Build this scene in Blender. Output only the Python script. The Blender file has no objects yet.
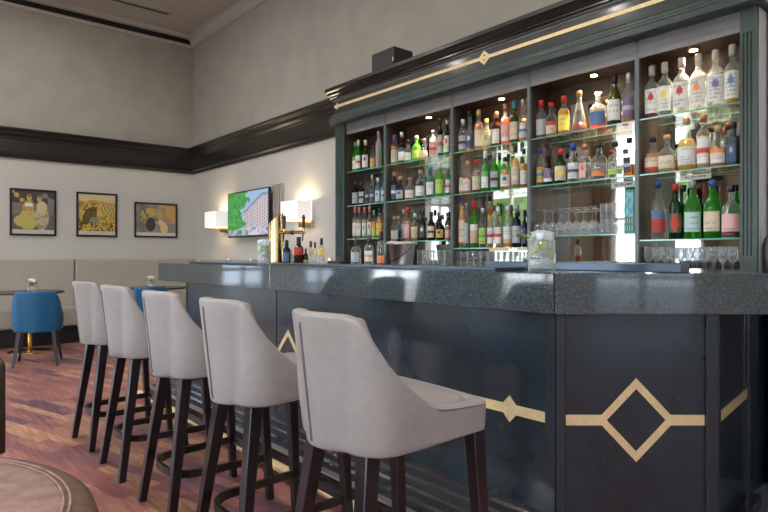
import bpy, math, random
from mathutils import Vector, Matrix
random.seed(7)
PI = math.pi
col = bpy.context.scene.collection
scene = bpy.context.scene

# ---------------------------------------------------------------- camera frame (level camera, standing in the room)
TH = math.radians(40.3); FPX = 590.0; CZ = 1.22
FX, FY = -math.sin(math.radians(90) - TH), math.cos(math.radians(90) - TH)
FX, FY = -0.7627, 0.6468
RX, RY = 0.6468, 0.7627
def on_y(u, Y):
    """x and viewing depth of the point of plane y=Y seen at picture column u"""
    s = (u - 384) / FPX
    d = Y / (FY + s * RY)
    return (FX + s * RX) * d, d
def cam_pt(lat, d):
    return (FX * d + RX * lat, FY * d + RY * lat)

# ---------------------------------------------------------------- object helpers
def tag(o, label=None, cat=None, group=None, kind=None):
    if label: o['label'] = label
    if cat: o['category'] = cat
    if group: o['group'] = group
    if kind: o['kind'] = kind
    return o
def empty(name, loc=(0, 0, 0), rz=0, label=None, cat=None, group=None):
    o = bpy.data.objects.new(name, None); col.objects.link(o)
    o.empty_display_size = .05
    o.location = loc; o.rotation_euler = (0, 0, rz)
    return tag(o, label, cat, group)

class MB:
    def __init__(s): s.v = []; s.f = []; s.m = []; s.sm = []; s.c = None
    def add(s, vs, fs, mi=0, smooth=False):
        b = len(s.v); s.v += [tuple(p) for p in vs]
        for f in fs:
            s.f.append([b + i for i in f]); s.m.append(mi); s.sm.append(smooth)
        return b
    def box(s, x0, x1, y0, y1, z0, z1, mi=0, rz=0, piv=None):
        if x0 > x1: x0, x1 = x1, x0
        if y0 > y1: y0, y1 = y1, y0
        vs = [(x, y, z) for z in (z0, z1) for (x, y) in ((x0, y0), (x1, y0), (x1, y1), (x0, y1))]
        if rz:
            px, py = piv or ((x0 + x1) / 2, (y0 + y1) / 2); c, q = math.cos(rz), math.sin(rz)
            vs = [(px + (x - px) * c - (y - py) * q, py + (x - px) * q + (y - py) * c, z) for x, y, z in vs]
        s.add(vs, [(3, 2, 1, 0), (4, 5, 6, 7), (0, 1, 5, 4), (1, 2, 6, 5), (2, 3, 7, 6), (3, 0, 4, 7)], mi)
        return s
    def prism(s, poly, z0, z1, mi=0):
        """poly (x,y) counter-clockwise, extruded in z"""
        a = sum(poly[i][0] * poly[(i + 1) % len(poly)][1] - poly[(i + 1) % len(poly)][0] * poly[i][1] for i in range(len(poly)))
        if a < 0: poly = poly[::-1]
        n = len(poly)
        vs = [(x, y, z0) for x, y in poly] + [(x, y, z1) for x, y in poly]
        fs = [tuple(range(n - 1, -1, -1)), tuple(range(n, 2 * n))] + [(i, (i + 1) % n, n + (i + 1) % n, n + i) for i in range(n)]
        s.add(vs, fs, mi); return s
    def extr(s, prof, fn, t0, t1, mi=0, smooth=False):
        """profile (a,b) swept from t0 to t1; fn(a,b,t)->xyz"""
        n = len(prof)
        vs = [fn(a, b, t0) for a, b in prof] + [fn(a, b, t1) for a, b in prof]
        fs = [tuple(range(n - 1, -1, -1)), tuple(range(n, 2 * n))] + [(i, (i + 1) % n, n + (i + 1) % n, n + i) for i in range(n)]
        s.add(vs, fs, mi, smooth); return s
    def taper(s, p0, p1, a0, a1, mi=0, b0=None, b1=None):
        """square-section leg between two points"""
        b0 = b0 or a0; b1 = b1 or a1
        vs = []
        for (p, a, b) in ((p0, a0, b0), (p1, a1, b1)):
            vs += [(p[0] + sx * a / 2, p[1] + sy * b / 2, p[2]) for sx, sy in ((-1, -1), (1, -1), (1, 1), (-1, 1))]
        s.add(vs, [(0, 1, 2, 3), (7, 6, 5, 4), (4, 5, 1, 0), (5, 6, 2, 1), (6, 7, 3, 2), (7, 4, 0, 3)] if p0[2] > p1[2] else
              [(3, 2, 1, 0), (4, 5, 6, 7), (0, 1, 5, 4), (1, 2, 6, 5), (2, 3, 7, 6), (3, 0, 4, 7)], mi)
        return s
    def lathe(s, prof, n=20, c=(0, 0, 0), mi=0, sq=None, cap0=True, cap1=True):
        """prof: (r,z[,squareness])"""
        vs = []
        for p in prof:
            r, z = p[0], p[1]; q = p[2] if len(p) > 2 else 0
            for k in range(n):
                a = 2 * PI * k / n; ca, sa = math.cos(a), math.sin(a)
                if q:
                    e = 2 + 6 * q
                    m = (abs(ca) ** e + abs(sa) ** e) ** (-1 / e)
                else: m = 1
                vs.append((c[0] + r * m * ca, c[1] + r * m * sa, c[2] + z))
        fs = []
        for i in range(len(prof) - 1):
            for k in range(n):
                k2 = (k + 1) % n
                fs.append((i * n + k, i * n + k2, (i + 1) * n + k2, (i + 1) * n + k))
        b = s.add(vs, fs, mi, True)
        if cap0: s.f.append([b + k for k in range(n - 1, -1, -1)]); s.m.append(mi); s.sm.append(False)
        if cap1:
            t = b + (len(prof) - 1) * n
            s.f.append([t + k for k in range(n)]); s.m.append(mi); s.sm.append(False)
        return s
    def cyl(s, p0, p1, r0, r1=None, n=12, mi=0):
        r1 = r0 if r1 is None else r1
        a = Vector(p0); b = Vector(p1); d = (b - a).normalized()
        x = d.orthogonal().normalized(); y = d.cross(x)
        vs = []
        for p, r in ((a, r0), (b, r1)):
            for k in range(n):
                t = 2 * PI * k / n
                vs.append(tuple(p + x * math.cos(t) * r + y * math.sin(t) * r))
        s.add(vs, [(k, (k + 1) % n, n + (k + 1) % n, n + k) for k in range(n)], mi, True)
        s.add(vs[:n], [tuple(range(n - 1, -1, -1))], mi); s.add(vs[n:], [tuple(range(n))], mi)
        return s
    def tube(s, pts, r, n=8, mi=0, closed=False, rect=None):
        pts = [Vector(p) for p in pts]; N = len(pts); rings = []
        up = Vector((0, 0, 1))
        for i, p in enumerate(pts):
            if closed: d = (pts[(i + 1) % N] - pts[i - 1]).normalized()
            else: d = (pts[min(i + 1, N - 1)] - pts[max(i - 1, 0)]).normalized()
            x = d.cross(up)
            if x.length < .05: x = d.cross(Vector((1, 0, 0)))
            x.normalize(); y = x.cross(d)
            if rect:
                w, h = rect
                rings.append([tuple(p + x * a * w / 2 + y * b * h / 2) for a, b in ((-1, -1), (1, -1), (1, 1), (-1, 1))])
            else:
                rings.append([tuple(p + x * math.cos(2 * PI * k / n) * r + y * math.sin(2 * PI * k / n) * r) for k in range(n)])
        m = len(rings[0]); vs = [q for rg in rings for q in rg]; fs = []
        R = N if closed else N - 1
        for i in range(R):
            j = (i + 1) % N
            for k in range(m):
                k2 = (k + 1) % m
                fs.append((i * m + k2, i * m + k, j * m + k, j * m + k2))
        if not closed:
            fs.append(tuple(range(m))); fs.append(tuple((N - 1) * m + k for k in range(m - 1, -1, -1)))
        s.add(vs, fs, mi, not rect); return s
    def grid(s, fn, nu, nv, mi=0, smooth=True, flip=False):
        vs = [fn(i / nu, j / nv) for j in range(nv + 1) for i in range(nu + 1)]
        w = nu + 1
        fs = [(j * w + i, j * w + i + 1, (j + 1) * w + i + 1, (j + 1) * w + i) for j in range(nv) for i in range(nu)]
        if flip: fs = [f[::-1] for f in fs]
        s.add(vs, fs, mi, smooth); return s
    def build(s, name, mats, parent=None, bevel=0, seg=2, colors=None, auto=False):
        me = bpy.data.meshes.new(name)
        me.from_pydata(s.v, [], s.f); me.update()
        if not isinstance(mats, (list, tuple)): mats = [mats]
        for m in mats: me.materials.append(m)
        me.polygons.foreach_set('material_index', s.m)
        me.polygons.foreach_set('use_smooth', s.sm)
        if colors:
            ca = me.color_attributes.new('Col', 'FLOAT_COLOR', 'POINT')
            for i, c in enumerate(colors): ca.data[i].color = (c[0], c[1], c[2], 1)
        o = bpy.data.objects.new(name, me); col.objects.link(o)
        if parent is not None: o.parent = parent
        if bevel:
            b = o.modifiers.new('bevel', 'BEVEL'); b.width = bevel; b.segments = seg; b.limit_method = 'ANGLE'; b.angle_limit = math.radians(40)
        return o

def dup(root, loc, rz=None, label=None, group=None):
    def cp(o, par):
        c = o.copy(); col.objects.link(c)
        if par is not None: c.parent = par
        for ch in list(kids.get(o.name, [])): cp(ch, c)
        return c
    kids = {}
    def walk(o):
        kids[o.name] = list(o.children)
        for ch in o.children: walk(ch)
    walk(root)
    c = cp(root, None); c.location = loc
    if rz is not None: c.rotation_euler = (0, 0, rz)
    if label: c['label'] = label
    if group: c['group'] = group
    return c

# ---------------------------------------------------------------- materials
def new_mat(name):
    m = bpy.data.materials.new(name); m.use_nodes = True
    nt = m.node_tree; nt.nodes.clear()
    out = nt.nodes.new('ShaderNodeOutputMaterial')
    return m, nt, out
def pbr(name, c, rough=.5, metal=0, spec=.5, coat=0, noise=0, nscale=20, bump=0, bscale=100, emit=0, stretch=(1, 1, 1), c2=None, sheen=0, trans=0):
    m, nt, out = new_mat(name)
    p = nt.nodes.new('ShaderNodeBsdfPrincipled'); nt.links.new(p.outputs[0], out.inputs[0])
    p.inputs['Base Color'].default_value = (*c, 1); p.inputs['Roughness'].default_value = rough
    p.inputs['Metallic'].default_value = metal; p.inputs['Specular IOR Level'].default_value = spec
    p.inputs['Coat Weight'].default_value = coat; p.inputs['Coat Roughness'].default_value = .1
    p.inputs['Sheen Weight'].default_value = sheen
    p.inputs['Transmission Weight'].default_value = trans
    if emit: p.inputs['Emission Color'].default_value = (*c, 1); p.inputs['Emission Strength'].default_value = emit
    if noise or bump:
        tc = nt.nodes.new('ShaderNodeTexCoord'); mp = nt.nodes.new('ShaderNodeMapping')
        mp.inputs['Scale'].default_value = stretch
        nt.links.new(tc.outputs['Object'], mp.inputs[0])
    if noise:
        n = nt.nodes.new('ShaderNodeTexNoise'); n.inputs['Scale'].default_value = nscale; n.inputs['Detail'].default_value = 5
        nt.links.new(mp.outputs[0], n.inputs[0])
        r = nt.nodes.new('ShaderNodeValToRGB'); r.color_ramp.elements[0].position = .3; r.color_ramp.elements[1].position = .7
        k = c2 or tuple(min(1, x * (1 + noise)) for x in c)
        r.color_ramp.elements[0].color = (*[x * (1 - (0 if c2 else noise)) for x in c], 1); r.color_ramp.elements[1].color = (*k, 1)
        nt.links.new(n.outputs[0], r.inputs[0]); nt.links.new(r.outputs[0], p.inputs['Base Color'])
    if bump:
        n2 = nt.nodes.new('ShaderNodeTexNoise'); n2.inputs['Scale'].default_value = bscale; n2.inputs['Detail'].default_value = 3
        nt.links.new(mp.outputs[0], n2.inputs[0])
        b = nt.nodes.new('ShaderNodeBump'); b.inputs['Strength'].default_value = bump; b.inputs['Distance'].default_value = .01
        nt.links.new(n2.outputs[0], b.inputs['Height']); nt.links.new(b.outputs[0], p.inputs['Normal'])
    return m
def thin(name, c, body=.1, gloss=.05, bodyc=None, edge=None):
    """thin clear or tinted glass / liquid: see-through, with surface shine and a little body colour"""
    m, nt, out = new_mat(name)
    t = nt.nodes.new('ShaderNodeBsdfTransparent'); t.inputs[0].default_value = (*c, 1)
    d = nt.nodes.new('ShaderNodeBsdfDiffuse'); d.inputs[0].default_value = (*(bodyc or c), 1)
    tl = nt.nodes.new('ShaderNodeBsdfTranslucent'); tl.inputs[0].default_value = (*(bodyc or c), 1)
    md = nt.nodes.new('ShaderNodeMixShader'); md.inputs[0].default_value = .5
    nt.links.new(d.outputs[0], md.inputs[1]); nt.links.new(tl.outputs[0], md.inputs[2])
    m1 = nt.nodes.new('ShaderNodeMixShader')
    fc = nt.nodes.new('ShaderNodeLayerWeight'); fc.inputs[0].default_value = .35
    mr = nt.nodes.new('ShaderNodeMapRange'); mr.inputs[1].default_value = 0; mr.inputs[2].default_value = 1
    mr.inputs[3].default_value = body; mr.inputs[4].default_value = min(1, body + (edge if edge is not None else .35))
    nt.links.new(fc.outputs['Facing'], mr.inputs[0]); nt.links.new(mr.outputs[0], m1.inputs[0])
    nt.links.new(t.outputs[0], m1.inputs[1]); nt.links.new(md.outputs[0], m1.inputs[2])
    g = nt.nodes.new('ShaderNodeBsdfGlossy'); g.inputs['Roughness'].default_value = gloss; g.inputs[0].default_value = (1, 1, 1, 1)
    lw = nt.nodes.new('ShaderNodeFresnel'); lw.inputs[0].default_value = 1.5
    m2 = nt.nodes.new('ShaderNodeMixShader')
    ge = nt.nodes.new('ShaderNodeNewGeometry'); mu = nt.nodes.new('ShaderNodeMath'); mu.operation = 'SUBTRACT'; mu.use_clamp = True
    nt.links.new(lw.outputs[0], mu.inputs[0]); nt.links.new(ge.outputs['Backfacing'], mu.inputs[1])
    nt.links.new(mu.outputs[0], m2.inputs[0]); nt.links.new(m1.outputs[0], m2.inputs[1]); nt.links.new(g.outputs[0], m2.inputs[2])
    nt.links.new(m2.outputs[0], out.inputs[0])
    return m
def attr_mat(name, rough=.6, emit=0):
    m, nt, out = new_mat(name)
    a = nt.nodes.new('ShaderNodeVertexColor'); a.layer_name = 'Col'
    if emit:
        e = nt.nodes.new('ShaderNodeEmission'); e.inputs[1].default_value = emit
        nt.links.new(a.outputs[0], e.inputs[0]); nt.links.new(e.outputs[0], out.inputs[0]); return m
    p = nt.nodes.new('ShaderNodeBsdfPrincipled'); p.inputs['Roughness'].default_value = rough
    nt.links.new(a.outputs[0], p.inputs['Base Color']); nt.links.new(p.outputs[0], out.inputs[0])
    return m

M = {}
M['wall_low'] = pbr('wall_paper_light', (.53, .525, .50), .7, noise=.05, nscale=60, bump=.25, bscale=90)
M['wall_up'] = pbr('wall_paint_greige', (.37, .355, .315), .75, noise=.07, nscale=3, bump=.1, bscale=60)
M['wall_olive'] = pbr('wall_paper_olive', (.19, .175, .135), .7, noise=.05, nscale=40)
M['ceil'] = pbr('ceiling_paint', (.42, .40, .37), .8, noise=.03, nscale=4)
M['crown'] = pbr('plaster_moulding', (.46, .45, .42), .6)
M['pier'] = pbr('pier_paint', (.55, .56, .58), .6, noise=.05, nscale=8)
M['dark_wood'] = pbr('black_stained_wood', (.014, .012, .011), .28, noise=.5, nscale=6, stretch=(1, 6, 6), coat=.3)
M['cab_green'] = pbr('painted_cabinet_wood', (.036, .058, .054), .34, noise=.25, nscale=5, coat=.2)
M['frieze'] = pbr('painted_frieze_wood', (.016, .024, .022), .34, noise=.25, nscale=5, coat=.2)
M['fascia'] = pbr('fascia_grey_lilac', (.18, .178, .188), .35, noise=.12, nscale=6)
M['divider'] = pbr('divider_edge', (.11, .14, .15), .35)
M['brown_panel'] = pbr('brown_wood_panel', (.075, .045, .030), .35, noise=.35, nscale=5, stretch=(4, 4, .6))
M['mirror'] = pbr('mirror', (.66, .645, .59), .03, metal=1)
M['brass'] = pbr('satin_brass', (.80, .63, .36), .42, metal=.35, noise=.10, nscale=25)
M['brass_shiny'] = pbr('polished_brass', (.80, .55, .25), .15, metal=1)
M['bar_panel'] = pbr('bar_panel_lacquer', (.012, .024, .037), .27, noise=.5, nscale=3.0, coat=.4, bump=.06, bscale=6)
M['bar_trim'] = pbr('bar_trim_lacquer', (.018, .028, .040), .25, coat=.4)
M['bar_step'] = pbr('bar_step_wood', (.028, .024, .030), .25, noise=.5, nscale=9, stretch=(.6, 5, 5), coat=.2)
M['steel'] = pbr('brushed_steel', (.66, .69, .72), .34, metal=1)
M['dark_steel'] = pbr('dark_steel', (.07, .10, .14), .3, metal=.6)
M['black'] = pbr('black_plastic', (.012, .012, .014), .35)
M['black_rubber'] = pbr('black_rubber', (.02, .022, .026), .6)
M['leather'] = pbr('taupe_leather', (.315, .295, .292), .42, noise=.05, nscale=30, bump=.12, bscale=350)
M['stitch'] = pbr('seam_thread', (.12, .11, .115), .8)
M['piping'] = pbr('tan_piping', (.36, .25, .16), .55)
M['leg_wood'] = pbr('stool_leg_wood', (.010, .007, .010), .3, noise=.6, nscale=14, stretch=(5, 5, .5), coat=.35)
M['blue'] = pbr('blue_leather', (.006, .105, .24), .4, noise=.1, nscale=20)
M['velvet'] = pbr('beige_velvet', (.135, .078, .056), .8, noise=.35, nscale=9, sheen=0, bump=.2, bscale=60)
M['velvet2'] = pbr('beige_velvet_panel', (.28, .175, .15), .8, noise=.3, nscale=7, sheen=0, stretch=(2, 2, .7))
M['brown_leather'] = pbr('dark_brown_leather', (.075, .06, .05), .5, noise=.2, nscale=20)
M['bench'] = pbr('bench_upholstery', (.40, .375, .325), .55, noise=.05, nscale=25)
M['bench_base'] = pbr('bench_base', (.012, .013, .022), .3)
M['table_top'] = pbr('table_top_wood', (.035, .028, .03), .22)
M['white_ceramic'] = pbr('white_flower', (.8, .8, .78), .5)
M['leaf'] = pbr('green_leaf', (.22, .42, .05), .5)
M['leaf_tree'] = pbr('tree_leaf', (.045, .085, .018), .7, noise=.6, nscale=4, bump=.8, bscale=6)
M['shade'] = pbr('lamp_shade_fabric', (.82, .78, .76), .8, emit=.35)
M['curtain'] = pbr('brown_curtain', (.16, .10, .065), .8, noise=.2, nscale=6, stretch=(6, 6, 1))
M['win_frame'] = pbr('window_frame_white', (.6, .6, .58), .4)
M['ice'] = thin('ice', (.95, .97, 1), .7, .1, (.9, .93, .98))
M['lime'] = pbr('lime_green', (.40, .55, .08), .5)
M['teal'] = pbr('teal_card', (.02, .30, .26), .5)
M['paper'] = pbr('white_paper', (.75, .76, .74), .6)
M['glow'] = pbr('lamp_glow', (1, .75, .45), .5, emit=14)
M['label'] = attr_mat('label_paper', .55)
M['print'] = attr_mat('picture_print', .35)
M['screen'] = attr_mat('tv_screen', emit=.5)
M['lawn'] = pbr('paving', (.30, .29, .27), .9, noise=.2, nscale=1)
M['glass'] = thin('clear_glass', (.93, .95, .95), .05)
M['glassware'] = thin('clear_glassware', (.97, .98, .99), .05, .03, (.95, .98, 1), edge=.5)
M['pane'] = thin('window_pane', (.97, .98, .98), 0, edge=0)
M['pane_tinted'] = thin('window_pane_tinted', (.50, .53, .56), 0, edge=0)  # grey tint added to dim side-window daylight and its reflections
M['shelf_glass'] = thin('shelf_glass', (.95, .985, .97), .0, edge=.04, bodyc=(.6, .8, .72))
M['shelf_edge'] = pbr('shelf_glass_edge', (.12, .42, .33), .15, spec=.8)
M['pink_metal'] = pbr('copper_cup', (.7, .38, .22), .25, metal=1)
M['towel'] = pbr('striped_towel', (.55, .5, .45), .8)

# granite
m, nt, out = new_mat('speckled_granite'); M['granite'] = m
p = nt.nodes.new('ShaderNodeBsdfPrincipled'); nt.links.new(p.outputs[0], out.inputs[0])
tc = nt.nodes.new('ShaderNodeTexCoord')
vo = nt.nodes.new('ShaderNodeTexVoronoi'); vo.inputs['Scale'].default_value = 240; nt.links.new(tc.outputs['Object'], vo.inputs[0])
no = nt.nodes.new('ShaderNodeTexNoise'); no.inputs['Scale'].default_value = 90; no.inputs['Detail'].default_value = 6; nt.links.new(tc.outputs['Object'], no.inputs[0])
cr = nt.nodes.new('ShaderNodeValToRGB'); e = cr.color_ramp.elements
e[0].position = .0; e[0].color = (.016, .022, .028, 1); e[1].position = 1; e[1].color = (.15, .20, .22, 1)
e2 = cr.color_ramp.elements.new(.55); e2.color = (.050, .068, .080, 1)
mx = nt.nodes.new('ShaderNodeMix'); mx.data_type = 'FLOAT'; mx.inputs[0].default_value = .45
sp = nt.nodes.new('ShaderNodeSeparateColor'); nt.links.new(vo.outputs['Color'], sp.inputs[0])
nt.links.new(no.outputs[0], mx.inputs[2]); nt.links.new(sp.outputs[0], mx.inputs[3]); nt.links.new(mx.outputs[0], cr.inputs[0])
nt.links.new(cr.outputs[0], p.inputs['Base Color']); p.inputs['Roughness'].default_value = .06; p.inputs['Specular IOR Level'].default_value = 1.0

# plank floor
m, nt, out = new_mat('parquet'); M['floor'] = m
p = nt.nodes.new('ShaderNodeBsdfPrincipled'); nt.links.new(p.outputs[0], out.inputs[0])
tc = nt.nodes.new('ShaderNodeTexCoord'); mp = nt.nodes.new('ShaderNodeMapping'); mp.inputs['Rotation'].default_value = (0, 0, math.radians(-17))
nt.links.new(tc.outputs['Object'], mp.inputs[0])
def brick(w, h, c1, c2, off, mort=.0015):
    b = nt.nodes.new('ShaderNodeTexBrick'); b.inputs['Scale'].default_value = 1; b.inputs['Brick Width'].default_value = w; b.inputs['Row Height'].default_value = h
    b.inputs['Mortar Size'].default_value = mort; b.inputs['Color1'].default_value = (*c1, 1); b.inputs['Color2'].default_value = (*c2, 1)
    b.inputs['Mortar'].default_value = (.05, .02, .02, 1); b.offset = off; b.inputs['Bias'].default_value = 0
    nt.links.new(mp.outputs[0], b.inputs[0]); return b
b1 = brick(.50, .075, (0, 0, 0), (1, 1, 1), .43)
cr = nt.nodes.new('ShaderNodeValToRGB'); el = cr.color_ramp.elements
el[0].position = 0; el[0].color = (.14, .075, .11, 1); el[1].position = 1; el[1].color = (.52, .29, .17, 1)
for pos, c in ((.25, (.27, .105, .11, 1)), (.5, (.34, .135, .115, 1)), (.75, (.38, .18, .13, 1))):
    q = el.new(pos); q.color = c
nt.links.new(b1.outputs['Color'], cr.inputs[0])
mp2 = nt.nodes.new('ShaderNodeMapping'); mp2.inputs['Rotation'].default_value = (0, 0, math.radians(-17)); mp2.inputs['Scale'].default_value = (1.2, 14, 1)
nt.links.new(tc.outputs['Object'], mp2.inputs[0])
ns = nt.nodes.new('ShaderNodeTexNoise'); ns.inputs['Scale'].default_value = 3; ns.inputs['Detail'].default_value = 6; nt.links.new(mp2.outputs[0], ns.inputs[0])
mx = nt.nodes.new('ShaderNodeMix'); mx.data_type = 'RGBA'; mx.blend_type = 'OVERLAY'; mx.inputs[0].default_value = .75
nt.links.new(cr.outputs[0], mx.inputs[6]); nt.links.new(ns.outputs[0], mx.inputs[7])
nt.links.new(mx.outputs[2], p.inputs['Base Color']); p.inputs['Roughness'].default_value = .38; p.inputs['Specular IOR Level'].default_value = .45

# ---------------------------------------------------------------- ROOM SHELL
XL, XR, YF, YB, ZC = -9.72, 3.4, -3.2, 4.0, 4.915
def S(o): o['kind'] = 'structure'; return o
S(MB().box(XL - .2, XR + .2, YF - .2, YB + .2, -.1, 0).build('floor', M['floor']))
S(MB().box(XL - .2, XR + .2, YF - .2, YB + .2, ZC, ZC + .1).build('ceiling', M['ceil']))
S(MB().box(-1.12, XR, 3.30, 3.6, 0, .003).box(-1.00, XR, 3.0, 3.30, 0, .003).box(-.86, XR, 2.6, 3.0, 0, .003).build('floor_1', pbr('grey_terrazzo', (.10, .13, .17), .4, noise=.5, nscale=60)))
ZR = 2.80
wb = MB().box(XL - .2, XR + .2, YB, YB + .2, 0, ZR, 0).box(XL - .2, XR + .2, YB, YB + .2, ZR, ZC, 1)
S(wb.build('wall_back', [M['wall_low'], M['wall_up']]))
# pier right of the back bar
S(MB().box(-1.072, XR, 3.60, YB, 0, ZC).build('wall_right_pier', M['pier']))
S(MB().box(-1.068, XR, 3.575, 3.60, 0, 1.02).build('wainscot_right', M['bench_base']))
# window walls
def wall_with_windows(axis, c0, c1, openings, z0, z1, inner, thick, name):  # one wall with its openings left free
    mb = MB()
    def bx(a, b, q0, q1):
        mi = 0 if q1 <= ZR + .01 else 1
        if axis == 'x': mb.box(a, b, inner, inner + thick, q0, q1, mi)
        else: mb.box(inner, inner + thick, a, b, q0, q1, mi)
    cur = c0
    for (a, b) in openings:
        bx(cur, a, 0, ZR); bx(cur, a, ZR, ZC)
        bx(a, b, 0, z0)
        if z1 < ZR: bx(a, b, z1, ZR); bx(a, b, ZR, ZC)
        else: bx(a, b, z1, ZC)
        cur = b
    bx(cur, c1, 0, ZR); bx(cur, c1, ZR, ZC)
    return S(mb.build(name, [M['wall_olive' if name == 'wall_front' else 'wall_low'], M['wall_up']]))
WZ0, WZ1 = .12, 3.8
opF = [(-9.1, -7.5), (-5.85, -4.2), (-2.7, -1.1), (.4, 2.0)]
opR = [(-2.4, -1.2), (.3, 1.5)]
opL = [(-2.95, -2.2), (-1.35, -.45)]
WZS = 2.45
wall_with_windows('x', XL - .2, XR + .2, opF, WZ0, WZ1, YF - .2, .2, 'wall_front')
wall_with_windows('y', YF, YB, opR, WZ0, WZS, XR, .2, 'wall_right')
wall_with_windows('y', YF, YB, opL, WZ0, WZS, XL - .2, .2, 'wall_left')
wn = 0
def window(axis, a, b):
    global wn; wn += 1
    WZ1 = 3.8 if axis == 'x' else WZS
    XW = XR + .08 if axis == 'y' else XL - .14
    r = empty('window_%d' % wn); S(r)
    fr = MB(); gl = MB()
    def bx(mb, p, q, z0, z1, t0, t1):
        if axis == 'x': mb.box(p, q, YF - .14 + t0, YF - .14 + t1, z0, z1)
        else: mb.box(XW + t0, XW + t1, p, q, z0, z1)
    for (p, q) in ((a, a + .06), (b - .06, b), ((a + b) / 2 - .03, (a + b) / 2 + .03)): bx(fr, p, q, WZ0, WZ1, 0, .06)
    for z in ((WZ0, .95, 1.9, 2.9, WZ1 - .06) if axis == 'x' else (WZ0, .95, 1.7, WZ1 - .06)): bx(fr, a, b, z, z + .06, 0, .06)
    bx(gl, a + .06, b - .06, WZ0 + .06, WZ1 - .06, .028, .032)
    fr.build('window_frame', M['win_frame'], r); gl.build('window_pane', M['pane' if axis == 'x' else 'pane_tinted'], r)
    # daylight portal
    L = bpy.data.lights.new('window_daylight', 'AREA'); L.shape = 'RECTANGLE'; L.size = b - a; L.size_y = WZ1 - WZ0
    L.energy = 1; L.cycles.is_portal = True
    o = bpy.data.objects.new('window_daylight', L); col.objects.link(o)
    if axis == 'x': o.location = ((a + b) / 2, YF - .21, (WZ0 + WZ1) / 2); o.rotation_euler = (PI / 2, 0, PI)
    elif axis == 'y': o.location = (XR + .21, (a + b) / 2, (WZ0 + WZ1) / 2); o.rotation_euler = (PI / 2, 0, PI / 2)
    else: o.location = (XL - .21, (a + b) / 2, (WZ0 + WZ1) / 2); o.rotation_euler = (PI / 2, 0, -PI / 2)
    o.parent = r
for a, b in opF: window('x', a, b)
for a, b in opR: window('y', a, b)
for a, b in opL: window('l', a, b)
# curtains beside the front windows
cur_no = 0
for a, b in opF:
    for side, xc in ((-1, a - .02), (1, b + .02)):
        def cf(i, j, side=side, xc=xc):
            z = .03 + 3.85 * j; k = min(1, abs(z - 1.35) / 1.2)
            w = .16 + .40 * k ** .8
            x = xc + side * .22 - side * (w * (i - .25))
            return (x, YF + .10 + .035 * math.sin(i * 2 * PI * 6), z)
        o = MB().grid(cf, 60, 24).build('curtain', M['curtain'])
        sm = o.modifiers.new('s', 'SOLIDIFY'); sm.thickness = .006
        wn_ = ('left', 'second', 'third', 'right')[cur_no // 2]
        tag(o, 'brown floor-length curtain tied back on the %s side of the %s front window' % ('left' if side < 0 else 'right', wn_), 'curtain', 'curtains at the front windows')
        cur_no += 1
# garden outside
S(MB().box(-30, 30, -30, 30, -.4, -.3).build('ground', M['lawn']))
for k, (x, y, r) in enumerate(((-13.6, -12, 2.4), (-6.6, -14, 2.6), (-1.2, -12.5, 2.0), (4.2, -13, 2.4), (12, -3, 2.6), (13, 4, 2.4))):
    t = empty('garden_tree', (x, y, -.3), 0, 'leafy garden tree outside the windows, %s' % ('furthest left', 'second from left', 'third from left', 'fourth from left', 'beyond the right wall near the front', 'beyond the right wall near the back')[k], 'tree')
    def crown(i, j, r=r, k=k):
        a = i * 2 * PI; b = (j - .5) * PI
        q = r * (1 + .18 * math.sin(5 * a + k) * math.cos(4 * b) + .10 * math.sin(11 * a) * math.sin(9 * b + k))
        return (q * math.cos(a) * math.cos(b), q * math.sin(a) * math.cos(b), 2.3 + r * .8 + q * .9 * math.sin(b))
    MB().grid(crown, 40, 24).build('foliage', M['leaf_tree'], t)
    MB().cyl((0, 0, 0), (0, 0, 2.6), .2, .14).build('trunk', M['leg_wood'], t)

# dark wall rail (picture cornice) and ceiling crown on left and back wall
railP = [(0, 2.60), (.03, 2.60), (.035, 2.63), (.055, 2.65), (.055, 2.665), (.04, 2.68), (.04, 2.86), (.055, 2.875), (.055, 2.89), (.085, 2.915), (.10, 2.935), (.10, 2.95), (.13, 2.975), (.15, 2.985), (.15, 3.01), (0, 3.01)]
S(MB().extr(railP, lambda a, b, t: (t, YB - a, b), XL, -4.78).build('trim_1', M['dark_wood']))
S(MB().extr(railP, lambda a, b, t: (XL + a, t, b), YF, YB).build('trim_2', M['dark_wood']))
crP = [(0, 4.725), (.018, 4.725), (.022, 4.745), (.04, 4.75), (.045, 4.785), (.06, 4.83), (.09, 4.865), (.105, 4.875), (.105, 4.89), (.12, 4.895), (.12, ZC), (0, ZC)]
S(MB().extr(crP, lambda a, b, t: (t, YB - a, b), XL, XR).build('trim_3', M['crown']))
crL = [(0, 4.72), (.05, 4.72), (.06, 4.735), (.06, 4.76), (.03, 4.775), (0, 4.775)]
crM = [(0, 4.86), (.09, 4.86), (.11, 4.88), (.115, ZC), (0, ZC)]
S(MB().extr(crL, lambda a, b, t: (XL + a, t, b), YF, YB).build('trim_4', M['crown']))
S(MB().extr(crM, lambda a, b, t: (XL + a, t, b), YF, YB).build('trim_5', M['crown']))
S(MB().box(XL, XL + .008, YF, YB, 4.775, 4.86).build('trim_shade', M['dark_wood']))  # dark strip paints in the shade of the crown recess
S(MB().box(XL, -4.9, YB - .015, YB, 0, .12).build('baseboard_back', M['dark_wood']))
# ceiling linear vent
t = empty('ceiling_vent', (-8.98, 2.75, ZC), 0, 'narrow dark linear slot vent in the ceiling near the corner', 'vent')
MB().box(-.05, .05, -.62, .60, -.012, -.002).build('vent_frame', M['crown'], t)
MB().box(-.03, .03, -.58, .56, -.016, -.0125).build('slot', M['black'], t)
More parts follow.
